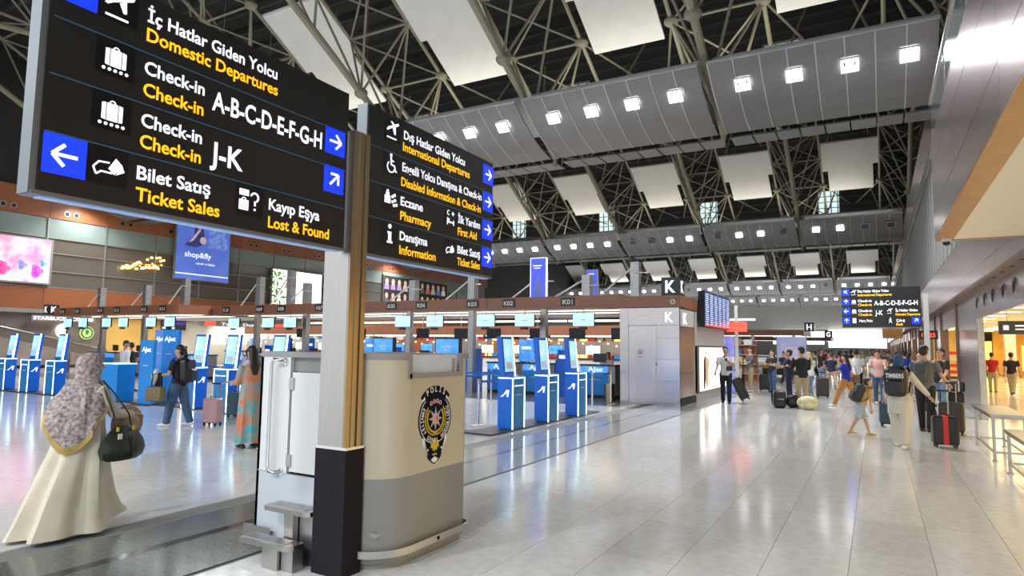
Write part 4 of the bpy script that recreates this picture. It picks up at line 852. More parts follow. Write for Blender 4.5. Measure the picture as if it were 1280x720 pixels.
# ================================================================== KIOSKS
def kiosk_proto():
    t = thing('self_check_in_kiosk', '', 'kiosk', (0, 0, 0))
    MB().rbox(-.255, .255, 0, .30, 0, 1.02, .01, .004, 1).build('body', m_blueT, t)
    for s in (-1, 1):
        MB().box(s*.256-.012, s*.256+.012, .02, .34, .02, 1.0).build('side_panel', m_blueA, t)
        MB().box(s*.25-.012, s*.25+.012, -.008, .006, 0, 1.03).build('led_edge', m_led, t)
        b = MB().frame((s*.2695, .17, .72), (0, s, 0), (0, 0, 1))
        b.fpoly([(-.11, -.07), (-.06, -.07), (.03, .07), (.10, .07), (.075, -.07), (.04, -.07), (.045, .015), (.02, .015), (-.02, -.035), (-.06, -.045)]); b.build('letter_mark', m_white_e, t)
    MB().box(-.26, .26, -.008, .34, 1.02, 1.04).build('top_plate', m_led, t); MB().box(-.255, .255, 0, .34, 1.04, 1.06).build('desk', m_blueA, t)
    MB().box(-.18, -.02, -.012, -.001, .86, .885).box(.02, .18, -.012, -.001, .86, .885).build('slot_print', m_white_e, t); MB().box(-.12, .12, -.006, -.001, .68, .69).build('small_print', m_whitep, t)
    h = MB().loft([[(-.22, .22, 1.06), (.22, .22, 1.06), (.22, .33, 1.06), (-.22, .33, 1.06)], [(-.22, .30, 1.88), (.22, .30, 1.88), (.22, .42, 1.88), (-.22, .42, 1.88)]]).build('screen_head', m_blueA, t)
    c = Vector((0, .225, 1.13)); V = Vector((0, .08, .82)).normalized(); b = MB(); b.fr = (c-Vector((0, .0, 0)), Vector((1, 0, 0)), V); b.frect(-.20, .20, 0, .72, .004, .0).build('bezel', m_plinth, h)
    b = MB(); b.fr = (c, Vector((1, 0, 0)), V); b.frect(-.18, .18, .02, .70, .003, .005).build('screen', m_scr, h)
    b = MB(); b.fr = (c, Vector((1, 0, 0)), V); b.frect(-.13, .13, .08, .22, .002, .009).build('screen_panel', m_whitep, h)
    MB().loft([[(.222, .20, 1.06), (.232, .20, 1.06), (.232, .25, 1.06), (.222, .25, 1.06)], [(.222, .285, 1.88), (.232, .285, 1.88), (.232, .33, 1.88), (.222, .33, 1.88)]]).build('led_strip', m_led, h)
    return t
kp = kiosk_proto(); firstk = True
KL = [((-6.47, 11.80, 90), 'blue self check in kiosk nearest the police booth on the right bank'), ((-6.45, 13.40, 90), 'blue self check in kiosk in the middle of the right bank of three'), ((-6.40, 14.95, 90), 'blue self check in kiosk farthest of the right bank of three')]
KL += [((-26.0, 10.75, 0), 'blue kiosk at the left edge of the picture'), ((-24.3, 10.7, 0), 'blue kiosk second from the left edge of the picture'), ((-22.6, 10.65, 0), 'blue kiosk third from the left, behind the headscarf woman'), 
       ((-15.35, 10.45, 0), 'blue kiosk behind the woman with the black backpack'), ((-13.9, 10.3, 0), 'blue kiosk standing clear between two women, left bank'), ((-12.1, 10.2, 0), 'blue kiosk just left of the police booth, only its screen showing')]
for (x, y, a), l in KL:
    if firstk: kp.location = (x, y, 0.03); kp.rotation_euler = (0, 0, R(a)); kp['label'] = l; kp['group'] = 'self check in kiosks'; firstk = False
    else: dup(kp, (x, y, 0.03), R(a), l)
t = thing('kiosk_platform', 'thin dark base under the right bank of kiosks', 'platform', (-6.8, 13.3, 0)); MB().box(-.3, .36, -2.6, 2.9, 0, .03).build('plate', m_plinth, t); MB().box(-1.5, -.301, -2.6, -2.3, 0, .03).build('return_plate', m_plinth, t)
t = thing('kiosk_platform', 'long thin dark base under the left bank of kiosks', 'platform', (-19, 10.7, 0)); MB().box(-8.5, 7.6, -.12, .5, 0, .03).build('plate', m_plinth, t)
# blue totems and landscape screens
for x0, x1, y, z, s, l in ((-18.75, -18.25, 11.6, 2.05, 'AJet', 'tall pale blue airline totem at the left bank'), (-17.9, -17.15, 11.3, 2.05, 'AJet', 'tall bright blue airline totem with white name'), (-17.6, -17.0, 10.5, 1.75, 'AJet', 'shorter blue airline totem beside the backpack woman')):
    t = thing('airline_totem', l, 'totem', ((x0+x1)/2, y, 0)); w_ = (x1-x0)/2; MB().box(-w_, w_, 0, .08, .03, z).build('panel', m_blue if 'pale' not in l else mat('pale_totem', (.12, .28, .72), .4, emit=.2), t); MB().box(-w_-.05, w_+.05, -.15, .22, 0, .03).build('foot', m_plinth, t)
    text(s, t, (-w_*.75, -.003, z-.32), *YM, .13, w_*1.4, m_white_e, bold=.02); MB().box(-w_*.5, w_*.3, -.004, -.001, z-.7, z-.68).build('small_print', m_whitep, t)
t = thing('blue_barrier_post', 'slim tall blue post standing left of the totems', 'post', (-20.0, 12, 0)); MB().cyl((0, 0), .16, 0, .03, 16).build('foot', m_steel, t); MB().cyl((0, 0), .03, .03, .5, 10).build('stem', m_steel, t); MB().box(-.09, .09, -.03, .03, .5, 1.75).build('panel', m_blueA, t)
t = thing('blue_desk', 'plain blue desk in front of the headscarf woman', 'desk', (-18.98, 10.5, 0)); MB().box(-.45, .35, 0, .5, .03, 1.05).build('body', m_blue, t); MB().box(-.48, .38, -.03, .53, 1.05, 1.08).build('top', m_scrw, t)
for x, y, w_, l in ((-10.38, 12, .64, 'landscape blue self service screen above the booth rim, left'), (-8.5, 12, .68, 'landscape blue self service screen above the booth window'), (-16.2, 14, .75, 'landscape blue screen unit left of the booth')):
    t = thing('bag_drop_screen', l, 'screen', (x, y, 0)); MB().box(-.2, .2, 0, .3, 0, 1.3).build('body', m_blueA, t); MB().box(-w_/2, w_/2, .1, .2, 1.42, 1.88).build('monitor', m_black, t); MB().box(-w_/2+.03, w_/2-.03, .09, .1, 1.45, 1.85).build('screen', m_scrb, t)
    MB().box(-.05, .05, .12, .18, 1.3, 1.42).build('neck', m_steel, t); MB().box(-.12, .12, .085, .089, 1.66, 1.69).box(-.08, .08, .085, .089, 1.6, 1.62).build('screen_print', m_whitep, t); MB().box(-.20, .20, -.01, 0, .4, .7).build('front_print', m_scrb, t)
# belt barriers
bar = thing('belt_barrier', '', 'barrier', (0, 0, 0)); MB().tube([(0, 0, 0), (0, 0, .012), (0, 0, .035)], [.17, .17, .05], 24).build('base', m_steel, bar, True); MB().cyl((0, 0), .028, .03, .95, 14).build('post', m_chrome, bar, True); MB().cyl((0, 0), .036, .88, .99, 14).build('head', m_steel, bar, True)
BAR = [(-7.54, 11.95), (-9.4, 12.6), (-8.1, 14.7), (-9.6, 16.6), (-10.4, 17.2), (-7.1, 17.3), (-7.15, 18.9), (-12.0, 15.5), (-13.5, 17.2), (-19.0, 13.2), (-20.7, 12.0), (-18.3, 14.6), (-17.2, 12.7), (-15.2, 14.4), (-12.6, 13.3)]
for i, (x, y) in enumerate(BAR):
    l = 'chrome belt barrier post in the queue area, %s of those from the police booth leftwards' % ORD[i]
    if i == 0: bar.location = (x, y, 0); bar['label'] = l; bar['group'] = 'belt barrier posts'
    else: dup(bar, (x, y, 0), label=l)
for k, (i, j) in enumerate(((0, 2), (1, 3), (2, 4), (5, 6), (3, 7), (7, 8), (9, 10), (9, 11), (11, 12), (13, 12), (14, 7))):
    a, b_ = Vector((*BAR[i], .93)), Vector((*BAR[j], .93)); mid = (a+b_)/2-Vector((0, 0, .03))
    t = tag(MB().loft([[(p.x-mid.x, p.y-mid.y, p.z-.025-mid.z), (p.x-mid.x, p.y-mid.y, p.z+.025-mid.z), (p.x-mid.x+.004, p.y-mid.y+.004, p.z+.025-mid.z), (p.x-mid.x+.004, p.y-mid.y+.004, p.z-.025-mid.z)] for p in (a, mid, b_)]).build('belt', m_belt), 'blue retractable belt stretched between the %s and %s barrier posts' % (ORD[i], ORD[j]), 'belt'); t.location = mid
t = thing('waste_bin', 'round steel waste bin by the steel box', 'bin', (-7.45, 19.6, 0)); MB().cyl((0, 0), .17, 0, .52, 20).build('body', m_gold, t, True); MB().cyl((0, 0), .175, .52, .56, 20).build('rim', m_steel_d, t, True)
# ================================================================== FURTHER ISLANDS
t = canopy('check_in_canopy', 'distant brown check in canopy of row H', (-24, -4.5), 50, 6, (), (-5.2, -8, -11), 3.1, 2.7)
t = canopy('check_in_canopy', 'more distant brown check in canopy of row G', (-24, -4.4), 80, 6, (), (-5, -9), 3.1, 2.7)
letter_block(-4.1, 49.9, 3.0, .62, 'H', 'distant cube sign with letter H'); letter_block(-3.6, 62, 2.75, .6, 'G', 'distant cube sign with letter G', False)
t = thing('advertising_board', 'large pale violet advertising panel below the H sign', 'advert', (-5.2, 49.6, .3)); MB().box(-1.0, .9, 0, .1, 0, 2.3).build('panel', mat('violet_ad', (.36, .40, .68), .4, emit=.45, col2=(.50, .52, .75), scale=1.2), t); MB().box(-.45, .35, -.01, 0, .9, 1.6).build('picture', mat('violet_ad2', (.58, .52, .72), .4, emit=.5), t); MB().box(-1.05, -1.0, -.02, .12, -.3, 2.35).box(.9, .95, -.02, .12, -.3, 2.35).build('frame', m_steel_d, t)
t = thing('low_counter', 'low pale counter with orange front below the violet panel', 'counter', (-5.4, 44, 0)); MB().box(-1.0, 1.0, 0, 1.2, .1, .75).build('body', m_dark, t); MB().box(-1.1, 1.1, -.1, 1.2, .75, .85).build('top', m_lgrey, t); MB().box(-.95, .95, -.02, -.001, .5, .72).build('front', m_orange, t)
for i in range(5):
    x = -11+.95*i; t = thing('shop_display', 'colourful orange lit display beyond the steel box, %s from left' % ORD[i], 'display', (x-.6, 47.6, 0)); MB().box(-.42, .42, 0, .5, 0, 1.2).build('base', random.choice([m_lgrey, m_blueA, m_dark]), t); MB().box(-.42, .42, .1, .2, 1.25, 2.2).build('panel', random.choice([m_yellow_e, m_orange, m_scrb, m_yellow_e, m_black]), t); MB().box(-.03, .03, .12, .18, 1.2, 1.26).build('stem', m_steel, t)
t = thing('red_light_sign', 'glowing red sign on a pale pole beyond the flight board', 'sign', (-4.75, 26.3, 0)); MB().box(-.06, .06, -.06, .06, 0, 3.4).build('pole', m_lgrey, t); MB().box(-.35, .4, -.07, -.05, 2.38, 2.75).build('panel', m_red_e, t); MB().box(-.45, -.1, -.05, .05, .05, 2.2).build('blue_board', mat('blue_violet', (.10, .22, .75), .4, emit=.5, col2=(.4, .3, .7), scale=3), t); MB().box(-.5, .2, -.15, .15, 0, .05).build('foot', m_steel, t)
t = thing('far_windows', 'bright overexposed windows at the far end of the hall', 'window', (-3.5, 150, 2.2)); MB().box(-5.2, 5.3, 0, .2, 0, 3.7).build('glow', mat('far_daylight', (1, .98, .9), .5, emit=3), t); MB().box(-16, -5.9, 0, .2, .6, 3.4).build('glow', mat('far_daylight2', (1, .98, .93), .5, emit=1.8), t)
for q in (-3.5, -1.5, .5, 2.5): MB().box(q-.05, q+.05, -.1, 0, 0, 3.7).build('mullion', m_lgrey, t)
t = thing('orange_fascia', 'small orange fascia block at the far right shop fronts', 'fascia', (1.05, 60, 2.75)); MB().box(-.6, .8, 0, 4, 0, .75).build('box', m_orange, t); MB().box(-.6, .8, -.02, 0, .2, .22).build('seam', m_bronze, t)
MB().box(-30, 2, 151, 152, 6, 12).build('far_upper_wall', m_lgrey, ceil)
t = thing('red_clock_display', 'small dark display with red digits behind the sign pole', 'display', (1.75, 28, 2.15)); MB().box(-.38, .2, 0, .1, 0, .32).build('housing', m_black, t); text('10:25', t, (-.3, -.004, .08), *YM, .16, .42, m_red_e); MB().cyl((-.1, .05), .015, .32, 1.15, 8).build('hanger', m_steel, t)
# ================================================================== STEEL TABLES (right edge)
for i, (x0, x1, y0, y1, l) in enumerate(((1.52, 2.02, 12.75, 14.9, 'long steel frame table at the right, farther one'), (1.55, 2.15, 10.2, 11.7, 'steel frame table cut by the right picture edge'))):
    t = thing('steel_table', l, 'table', ((x0+x1)/2, (y0+y1)/2, 0)); hx, hy = (x1-x0)/2, (y1-y0)/2; h = .74 if i == 0 else .62
    MB().box(-hx, hx, -hy, hy, h-.035, h).build('top', m_steel, t); MB().box(-hx+.02, hx-.02, -hy+.02, hy-.02, h-.07, h-.036).build('apron', m_steel_d, t)
    for sx in (-1, 1):
        for sy in (-1, 1): MB().box(sx*(hx-.05)-.02, sx*(hx-.05)+.02, sy*(hy-.05)-.02, sy*(hy-.05)+.02, .02, h-.04).build('leg', m_steel, t); MB().cyl((sx*(hx-.05), sy*(hy-.05)), .035, 0, .02, 12).build('foot', m_steel_d, t)
        MB().box(sx*(hx-.05)-.015, sx*(hx-.05)+.015, -hy+.07, hy-.07, .13, .16).build('stretcher', m_steel, t)
    for sy in (-1, 1): MB().box(-hx+.07, hx-.07, sy*(hy-.05)-.015, sy*(hy-.05)+.015, .13, .16).build('stretcher', m_steel, t)
# ================================================================== LUGGAGE
def suitcase(label, x, y, rz, h=.6, w=.42, d=.26, m=None, strap=None, handle=.35, tilt=0, name='suitcase', mw=m_black):
    t = thing(name, label, 'suitcase', (x, y, 0), rz); m = m or m_black
    MB().rbox(-w/2, w/2, -d/2, d/2, .06, .06+h, .05, .03).build('shell', m, t, True)
    for k in range(-2, 3): MB().box(k*w/6-.012, k*w/6+.012, -d/2-.006, d/2+.006, .12, h).build('ridge', m, t)
    for sx in (-1, 1):
        for sy in (-1, 1): MB().box(sx*(w/2-.05)-.02, sx*(w/2-.05)+.02, sy*(d/2-.04)-.02, sy*(d/2-.04)+.02, .03, .065).build('caster', mw, t); MB().tube([(sx*(w/2-.05)-.012, sy*(d/2-.04), .025), (sx*(w/2-.05)+.012, sy*(d/2-.04), .025)], .025, 10).build('wheel', mw, t)
    if handle:
        for sx in (-1, 1): MB().box(sx*.08-.008, sx*.08+.008, d/2-.05, d/2-.034, .06+h, .06+h+handle).build('telescopic_tube', m_steel, t)
        MB().box(-.1, .1, d/2-.06, d/2-.025, .06+h+handle-.02, .06+h+handle+.015).build('grip', m_black, t)
    MB().tube([(-.07, 0, .06+h), (-.06, 0, .09+h), (.06, 0, .09+h), (.07, 0, .06+h)], .012, 8).build('top_handle', m_black, t, True)
    if strap: MB().box(-.05, .03, -d/2-.009, d/2+.009, .07, .065+h).build('strap', strap, t)
    if tilt: t.rotation_euler = (tilt, 0, rz)
    return t
m_ink = mat('suit_black', (.012, .012, .014), .35); m_teal = mat('suit_teal', (.02, .07, .10), .4); m_olive = mat('suit_olive', (.04, .035, .028), .4); m_rose = mat('suit_rose', (.45, .27, .28), .35)
suitcase('black hard suitcase with a red strap at the right', 1.02, 14.1, R(8), .5, .40, .24, m_ink, m_red, .45)
suitcase('dark olive suitcase just behind the red strapped one', 1.32, 16.4, R(-10), .60, .44, .26, m_olive, None, .40)
suitcase('dark teal suitcase left of the woman with blue headscarf', .18, 17.2, R(5), .52, .36, .24, m_teal, None, .3)
suitcase('large black suitcase by the man in black T-shirt at the pier', 1.75, 20.9, R(-5), .58, .44, .28, m_ink, None, 0)
t = suitcase('black trolley case tilted behind the man in white T-shirt', -3.65, 21.55, R(-75), .68, .48, .28, m_ink, None, .25, R(24)); t.location.z = .11
suitcase('rose pink cabin suitcase beside the backpack woman', -12.0, 8.75, R(10), .50, .38, .22, m_rose, None, .3)
suitcase('grey suitcase beside the blonde woman in white', -1.75, 25.9, R(10), .65, .42, .26, m_olive, None, .2)
suitcase('black upright suitcase between the man in khaki and the woman in jeans', -4.05, 28.4, 0, .62, .42, .26, m_ink, None, 0)
suitcase('black suitcase near left of the khaki trousered man', -4.95, 28.2, 0, .62, .3, .26, m_ink, None, .2)
suitcase('dark navy suitcase behind the booth kiosks beside the backpack woman', -12.9, 10.0, 0, .5, .4, .25, m_teal, None, .2)
t = thing('duffel_bag', 'black holdall resting on the large suitcase at the pier', 'bag', (1.75, 20.9, .66)); MB().rbox(-.24, .24, -.13, .13, .0, .28, .06, .04).build('body', m_ink, t, True)
for s in (-.1, .1): MB().box(s-.02, s+.02, -.136, .136, .01, .285).build('strap', m_steel_d, t)
def backpack(label, loc, rz, tilt=0, m=None, s=1, pri=None):
    m = m or m_ink; t = thing('backpack', label, 'backpack', loc, rz); t.rotation_euler = (tilt, 0, rz); t.scale = (s, s, s)
    P = [(.11, .015), (.145, .05), (.15, .2), (.14, .34), (.10, .42), (.04, .45)]
    MB().rbox(-.15, .15, -.10, .07, 0, .45, .10, .05, None, 5) if False else None
    MB().rbox(-.15, .15, -.11, .07, 0, .45, .09, .045, 5).build('main_bag', m, t, True); MB().rbox(-.115, .115, -.155, -.09, .03, .25, .05, .03, 4).build('front_pocket', m, t, True)
    for q in (-1, 1): MB().tube([(q*.08, .07, .42), (q*.10, .14, .46), (q*.11, .22, .40), (q*.12, .24, .25), (q*.12, .12, .08), (q*.11, .06, .05)], [(.03, .006)]*6, 8).build('shoulder_strap', m, t, True)
    MB().tube([(-.04, .02, .445), (-.03, .02, .48), (.03, .02, .48), (.04, .02, .445)], .008, 6).build('top_loop', m, t)
    if pri: text(pri, t, (0, -.112, .275), *YM, .065, .24, m_whitep, 'C', bold=.03)
    return t
backpack('black backpack standing on the floor in the middle of the hall', (-2.55, 20.6, 0), R(20), s=1.15)
def floorbag(label, loc, m, r, name='bag'):
    t = thing(name, label, 'bag', loc); MB().ball((0, 0, r[2]), r, 16, 10).build('body', m, t, True); MB().tube([(-r[0]*.5, 0, r[2]*1.8), (-r[0]*.3, 0, r[2]*2.3), (r[0]*.3, 0, r[2]*2.3), (r[0]*.5, 0, r[2]*1.8)], .012, 6).build('handle', m, t, True); return t
floorbag('black soft bag between backpack and cream bag on the floor', (-2.2, 20.8, 0), m_ink, (.22, .17, .2)); floorbag('cream rounded bag lying on the floor beside the man in black jacket', (-1.78, 20.5, 0), mat('cream_bag', (.66, .60, .36), .5, noise=.2, scale=6), (.29, .2, .20))
# ================================================================== PEOPLE
m_skin = mat('skin', (.52, .30, .20), .5); m_skin2 = mat('skin_tan', (.36, .19, .12), .5); m_hairb = mat('hair_black', (.012, .009, .008), .45); m_hairbr = mat('hair_brown', (.05, .028, .015), .5); m_blond = mat('hair_blond', (.45, .32, .14), .5)
def cloth(n, c, **k): return mat('cloth_'+n, c, .8, **k)
c_white = cloth('white', (.70, .70, .70)); c_black = cloth('black', (.012, .012, .015)); c_jean = cloth('jean', (.05, .10, .19), noise=.25, scale=12); c_ljean = cloth('light_jean', (.16, .25, .38), noise=.2, scale=12)
c_khaki = cloth('khaki', (.42, .33, .20)); c_grey = cloth('grey', (.13, .13, .14)); c_cream = cloth('cream', (.62, .57, .48)); c_blue = cloth('royal', (.01, .03, .35)); c_orange = cloth('orange', (.50, .22, .045)); c_pink = cloth('pink', (.65, .38, .32)); c_red = cloth('red', (.42, .01, .02)); c_navy = cloth('navyc', (.012, .018, .05)); c_lblue = cloth('lightblue', (.38, .47, .52)); c_scarfb = cloth('scarfblue', (.03, .09, .22)); c_must = cloth('mustard', (.55, .36, .14))
c_floral = mat('cloth_floral', (.03, .42, .46), .7, col2=(.70, .17, .04), scale=4.2)
def person(label, x, y, rz, h=1.72, fem=False, lean=0, legs=((0, 0), (0, 0)), arms=((0, 8, 10), (0, 8, 10)), head=(0, 0), top=None, sleeve='short', bottom=None, btype='trousers', shoes=None, hair='short', hm=None, skin=None, vox=.014, group=None, wide=1.0, sit=None, z=0):
    t = thing('person', label, 'person', (x, y, z), rz, group); skin = skin or m_skin; hm = hm or m_hairb; shoes = shoes or m_black
    B = MB(); S = MB(); T = MB(); F = MB(); H = MB(); X = MB()
    L = R(lean); up = Vector((0, sin(L), cos(L)))
    hw = .055*h*(1.05 if fem else 1); sw = (.098 if fem else .112)*h
    J = []
    for s, (a, b) in zip((-1, 1), legs):
        a, b = R(a), R(b); hp = Vector((s*hw, 0, 0)); kn = hp+Vector((s*.005, sin(a), -cos(a)))*.245*h; an = kn+Vector((0, sin(a-b), -cos(a-b)))*.235*h; J.append([hp, kn, an])
    hz = .045*h-min(j[2].z for j in J) if sit is None else sit
    O = Vector((0, 0, hz))
    for j in J:
        for k in range(3): j[k] = j[k]+O
        hp, kn, an = j; cf = kn.lerp(an, .3)
        B.tube([hp, hp.lerp(kn, .4), kn, cf, an], [.050*h, .046*h, .031*h, .033*h, .019*h], 10, True)
        fl = [an-Vector((0, .01*h, .018*h)), an+Vector((0, .035*h, -.022*h)), an+Vector((0, .09*h, -.029*h))]
        B.tube(fl, [(.018*h, .016*h), (.021*h, .018*h), (.017*h, .010*h)], 8, True)
        F.tube([an-Vector((0, .026*h, .024*h)), an+Vector((0, .02*h, -.020*h)), an+Vector((0, .06*h, -.027*h)), an+Vector((0, .105*h, -.031*h))], [(.024*h, .02*h), (.026*h, .024*h), (.029*h, .017*h), (.022*h, .011*h)], 10, True)
        if btype == 'trousers': T.tube([hp+Vector((0, 0, .01*h)), hp.lerp(kn, .5), kn, kn.lerp(an, .5), an+(an-kn)*.06], [.058*h*wide**.5, .052*h*wide, .041*h*wide, .038*h*wide, .034*h*wide], 12)
        if btype == 'shorts': T.tube([hp+Vector((0, 0, .01*h)), hp.lerp(kn, .5), kn-(kn-hp)*.05], [.060*h, .060*h, .060*h], 12)
    P = lambda k: O+up*k*h
    w1 = 1.0 if fem else 1.0
    tor = [P(-.03), P(.02), P(.10), P(.20), P(.265), P(.295)]; tr = [(.085*h, .060*h), (.092*h, .066*h), (.074*h, .055*h), (.088*h, .062*h), (.085*h, .050*h), (.05*h, .035*h)]
    B.tube([P(.01)]+tor[2:], [(.078*h, .054*h)]+tr[2:], 16, True); B.tube([P(.27), P(.36)], [.034*h, .031*h], 10, True)
    hd = Matrix.Rotation(R(head[0]), 3, 'Z') @ Matrix.Rotation(-R(head[1]), 3, 'X')
    hc = P(.335)+hd @ Vector((0, .012*h, .072*h))
    B.ball(hc, (.044*h, .054*h, .066*h), 16, 12, hd); B.ball(hc+hd @ Vector((0, .022*h, -.038*h)), (.030*h, .030*h, .026*h), 12, 8, hd)
    B.tube([hc+hd @ Vector((0, .050*h, .006*h)), hc+hd @ Vector((0, .064*h, -.012*h))], [.006*h, .009*h], 8, True)
    for s in (-1, 1): B.ball(hc+hd @ Vector((s*.044*h, -.002*h, -.004*h)), (.007*h, .013*h, .018*h), 8, 6, hd)
    E = MB(); lip = MB()
    for s in (-1, 1): E.ball(hc+hd @ Vector((s*.018*h, .0485*h, .002*h)), .0058*h, 8, 6); E.tube([hc+hd @ Vector((s*.008*h, .051*h, .015*h)), hc+hd @ Vector((s*.028*h, .045*h, .016*h))], .0025*h, 6)
    lip.tube([hc+hd @ Vector((-.013*h, .050*h, -.030*h)), hc+hd @ Vector((0, .0535*h, -.030*h)), hc+hd @ Vector((.013*h, .050*h, -.030*h))], [.0022*h, .004*h, .0022*h], 6)
    hands = []
    for s, ar in zip((-1, 1), arms):
        f, o, e = ar[:3]; inn = R(ar[3]) if len(ar) > 3 else 0
        f, o, e = R(f), R(o), R(e); sh = P(.275)+Vector((s*sw, 0, 0)); d = Vector((s*sin(o), sin(f)*cos(o), -cos(f)*cos(o))); el = sh+d*.165*h
        d2 = Vector((s*sin(o)*cos(e)-s*sin(inn), sin(f+e)*cos(o), -cos(f+e)*cos(o))).normalized(); wr_ = el+d2*.14*h
        B.tube([P(.272)+Vector((s*.05*h, 0, 0)), sh, sh.lerp(el, .5), el, el.lerp(wr_, .4), wr_], [.034*h, .031*h, .027*h, .022*h, .022*h, .015*h], 10, True)
        pc = wr_+d2*.028*h; sd = Vector((0, 0, 1)).cross(d2); sd = sd.normalized() if sd.length > .1 else Vector((0, 1, 0))
        B.tube([wr_, pc, wr_+d2*.05*h], [(.014*h, .012*h), (.022*h, .011*h), (.021*h, .010*h)], 8, True, ref=sd)
        n_ = d2.cross(sd)
        for q, (off, ln) in enumerate(((-.016, .036), (-.0055, .042), (.0055, .040), (.016, .031))):
            a0 = wr_+d2*.05*h+sd*off*h; a1 = a0+(d2*.9+n_*s*-.15)*ln*.55*h; a2 = a1+(d2*.6-n_*s*.65)*ln*.5*h; X.tube([a0-d2*.01*h, a1, a2], [.0058*h, .0052*h, .0045*h], 6, True)
        a0 = wr_+d2*.018*h+sd*.018*h*(1 if s > 0 else 1); X.tube([a0, a0+(d2*.5+sd*.6)*.028*h, a0+(d2*.95+sd*.45)*.048*h], [.008*h, .0065*h, .005*h], 6, True)
        hands.append(wr_+d2*.07*h)
        if sleeve == 'short': S.tube([P(.268)+Vector((s*.05*h, 0, 0)), sh, sh.lerp(el, .45), sh.lerp(el, .72)], [.042*h, .042*h, .040*h, .040*h], 12)
        elif sleeve == 'long': S.tube([P(.268)+Vector((s*.05*h, 0, 0)), sh, sh.lerp(el, .5), el, el.lerp(wr_, .5), wr_], [.042*h, .041*h, .037*h, .033*h, .029*h, .024*h], 12)
    gr = .012*h
    lo = -.035 if btype != 'dress' else -.03
    S.tube([P(lo)]+tor[1:], [(a+gr, b+gr) for a, b in tr[:-1]]+[(.055*h, .042*h)], 18)
    if btype in ('trousers', 'shorts'): T.tube([O-Vector((0, 0, .05*h)), P(.0), P(.055)], [(.090*h, .066*h), (.098*h, .074*h), (.085*h, .066*h)], 16)
    if hair in ('short', 'long', 'pony'):
        for rr, (cx_, cy_, cz_) in (((.0515, .056, .048), (0, -.004, .031)), ((.049, .030, .052), (0, -.032, .0))): H.ball(hc+hd @ Vector((cx_*h, cy_*h, cz_*h)), (rr[0]*h, rr[1]*h, rr[2]*h), 14, 10, hd)
        if hair == 'long': H.tube([hc+hd @ Vector((0, -.03*h, .02*h)), hc+hd @ Vector((0, -.046*h, -.05*h)), P(.27)+Vector((0, -.065*h, 0)), P(.20)+Vector((0, -.072*h, 0))], [(.046*h, .032*h), (.046*h, .028*h), (.050*h, .020*h), (.03*h, .012*h)], 12, True)
        if hair == 'pony': H.ball(hc+hd @ Vector((0, -.06*h, .012*h)), .026*h, 10, 8); H.tube([hc+hd @ Vector((0, -.062*h, 0)), hc+hd @ Vector((0, -.082*h, -.05*h)), hc+hd @ Vector((0, -.07*h, -.13*h))], [.026*h, .028*h, .012*h], 10, True)
    if hair == 'scarf':
        H.ball(hc+hd @ Vector((0, -.008*h, .008*h)), (.054*h, .058*h, .070*h), 16, 12, hd); H.tube([hc+hd @ Vector((0, -.01*h, -.03*h)), P(.31), P(.26), P(.19)], [(.052*h, .050*h), (.066*h, .060*h), (.10*h, .082*h), (.09*h, .082*h)], 16)
    o = B.build('body', skin, t); remesh(o, vox, X)
    E.build('eyes', m_black, t); lip.build('lips', mat_lip, t)
    if top: o = S.build('dress_top' if btype == 'dress' else 'shirt', top, t); remesh(o, vox*1.1, None, 4)
    if bottom and btype in ('trousers', 'shorts'): o = T.build(btype, bottom, t); remesh(o, vox*1.1, None, 4)
    if btype == 'dress':
        n = 28; rings = []
        for k, (zz, rx, ry) in enumerate(((hz+.12*h, .088, .072), (hz+.04*h, .104, .082), (hz-.1*h, .110, .088), (hz-.25*h, .112, .09), (.17*h, .116, .095), (.06*h, .12, .10))):
            amp = .012*h*k/3; rings.append([(cos(2*pi*q/n)*(rx*h+amp*sin(q*2*pi*7/n)), sin(2*pi*q/n)*(ry*h+amp*sin(q*2*pi*7/n+1)), zz+.004*sin(q)) for q in range(n)])
        MB().loft(rings).build('dress', bottom, t, True)
    if hair != 'bald': o = H.build('headscarf' if hair == 'scarf' else 'hair', hm, t); remesh(o, vox, None, 2)
    o = F.build('shoes', shoes, t, True)
    t['_h'] = h
    return t, [t.matrix_basis @ p if False else p for p in hands], hc, hz
mat_lip = mat('lip', (.35, .10, .08), .5)
WALK = ((22, 4), (-20, 18)); WALK2 = ((-22, 16), (20, 3)); STAND = ((3, 4), (-3, 3))
def W(t, p): return Matrix.Translation(t.location) @ Matrix.Rotation(t.rotation_euler.z, 4, 'Z') @ Vector(p)
# --- woman with the black backpack and jeans
t, hn, hc, hz = person('woman in black top and wide jeans with tied black hair carrying bags', -12.5, 8.3, R(112), 1.66, True, 2, ((14, 4), (-13, 6)), ((15, 12, 70), (10, 15, 25)), (10, -8), c_black, 'short', c_jean, 'trousers', m_whitep, 'pony', wide=1.25)
tb = backpack('large black backpack worn by the woman in jeans', W(t, (0, -.17, hz+.02)), R(112), R(-4), s=1.15)
q = thing('tote_bag', 'olive brown tote bag hanging at the jeans woman front', 'bag', W(t, (-.42, .22, .52)), R(112)); MB().rbox(-.06, .10, -.2, .2, 0, .30, .05, .05).build('body', mat('olive_tote', (.16, .12, .05), .5, noise=.2), q, True); MB().tube([(.02, -.1, .29), (.02, -.08, .55), (.02, .08, .55), (.02, .1, .29)], .012, 6).build('handles', m_ink, q, True)
q = thing('jacket', 'black jacket and white cloth draped over the jeans woman arm', 'jacket', W(t, (-.24, .26, .62)), R(112)); MB().tube([(0, 0, .42), (0, .02, .25), (0, 0, 0)], [(.06, .05), (.09, .06), (.07, .05)], 10, True).build('cloth', c_black, q, True); MB().tube([(-.06, .04, .50), (-.08, .06, .36), (-.1, .06, .25)], [.045, .06, .03], 8, True).build('white_cloth', c_white, q, True)
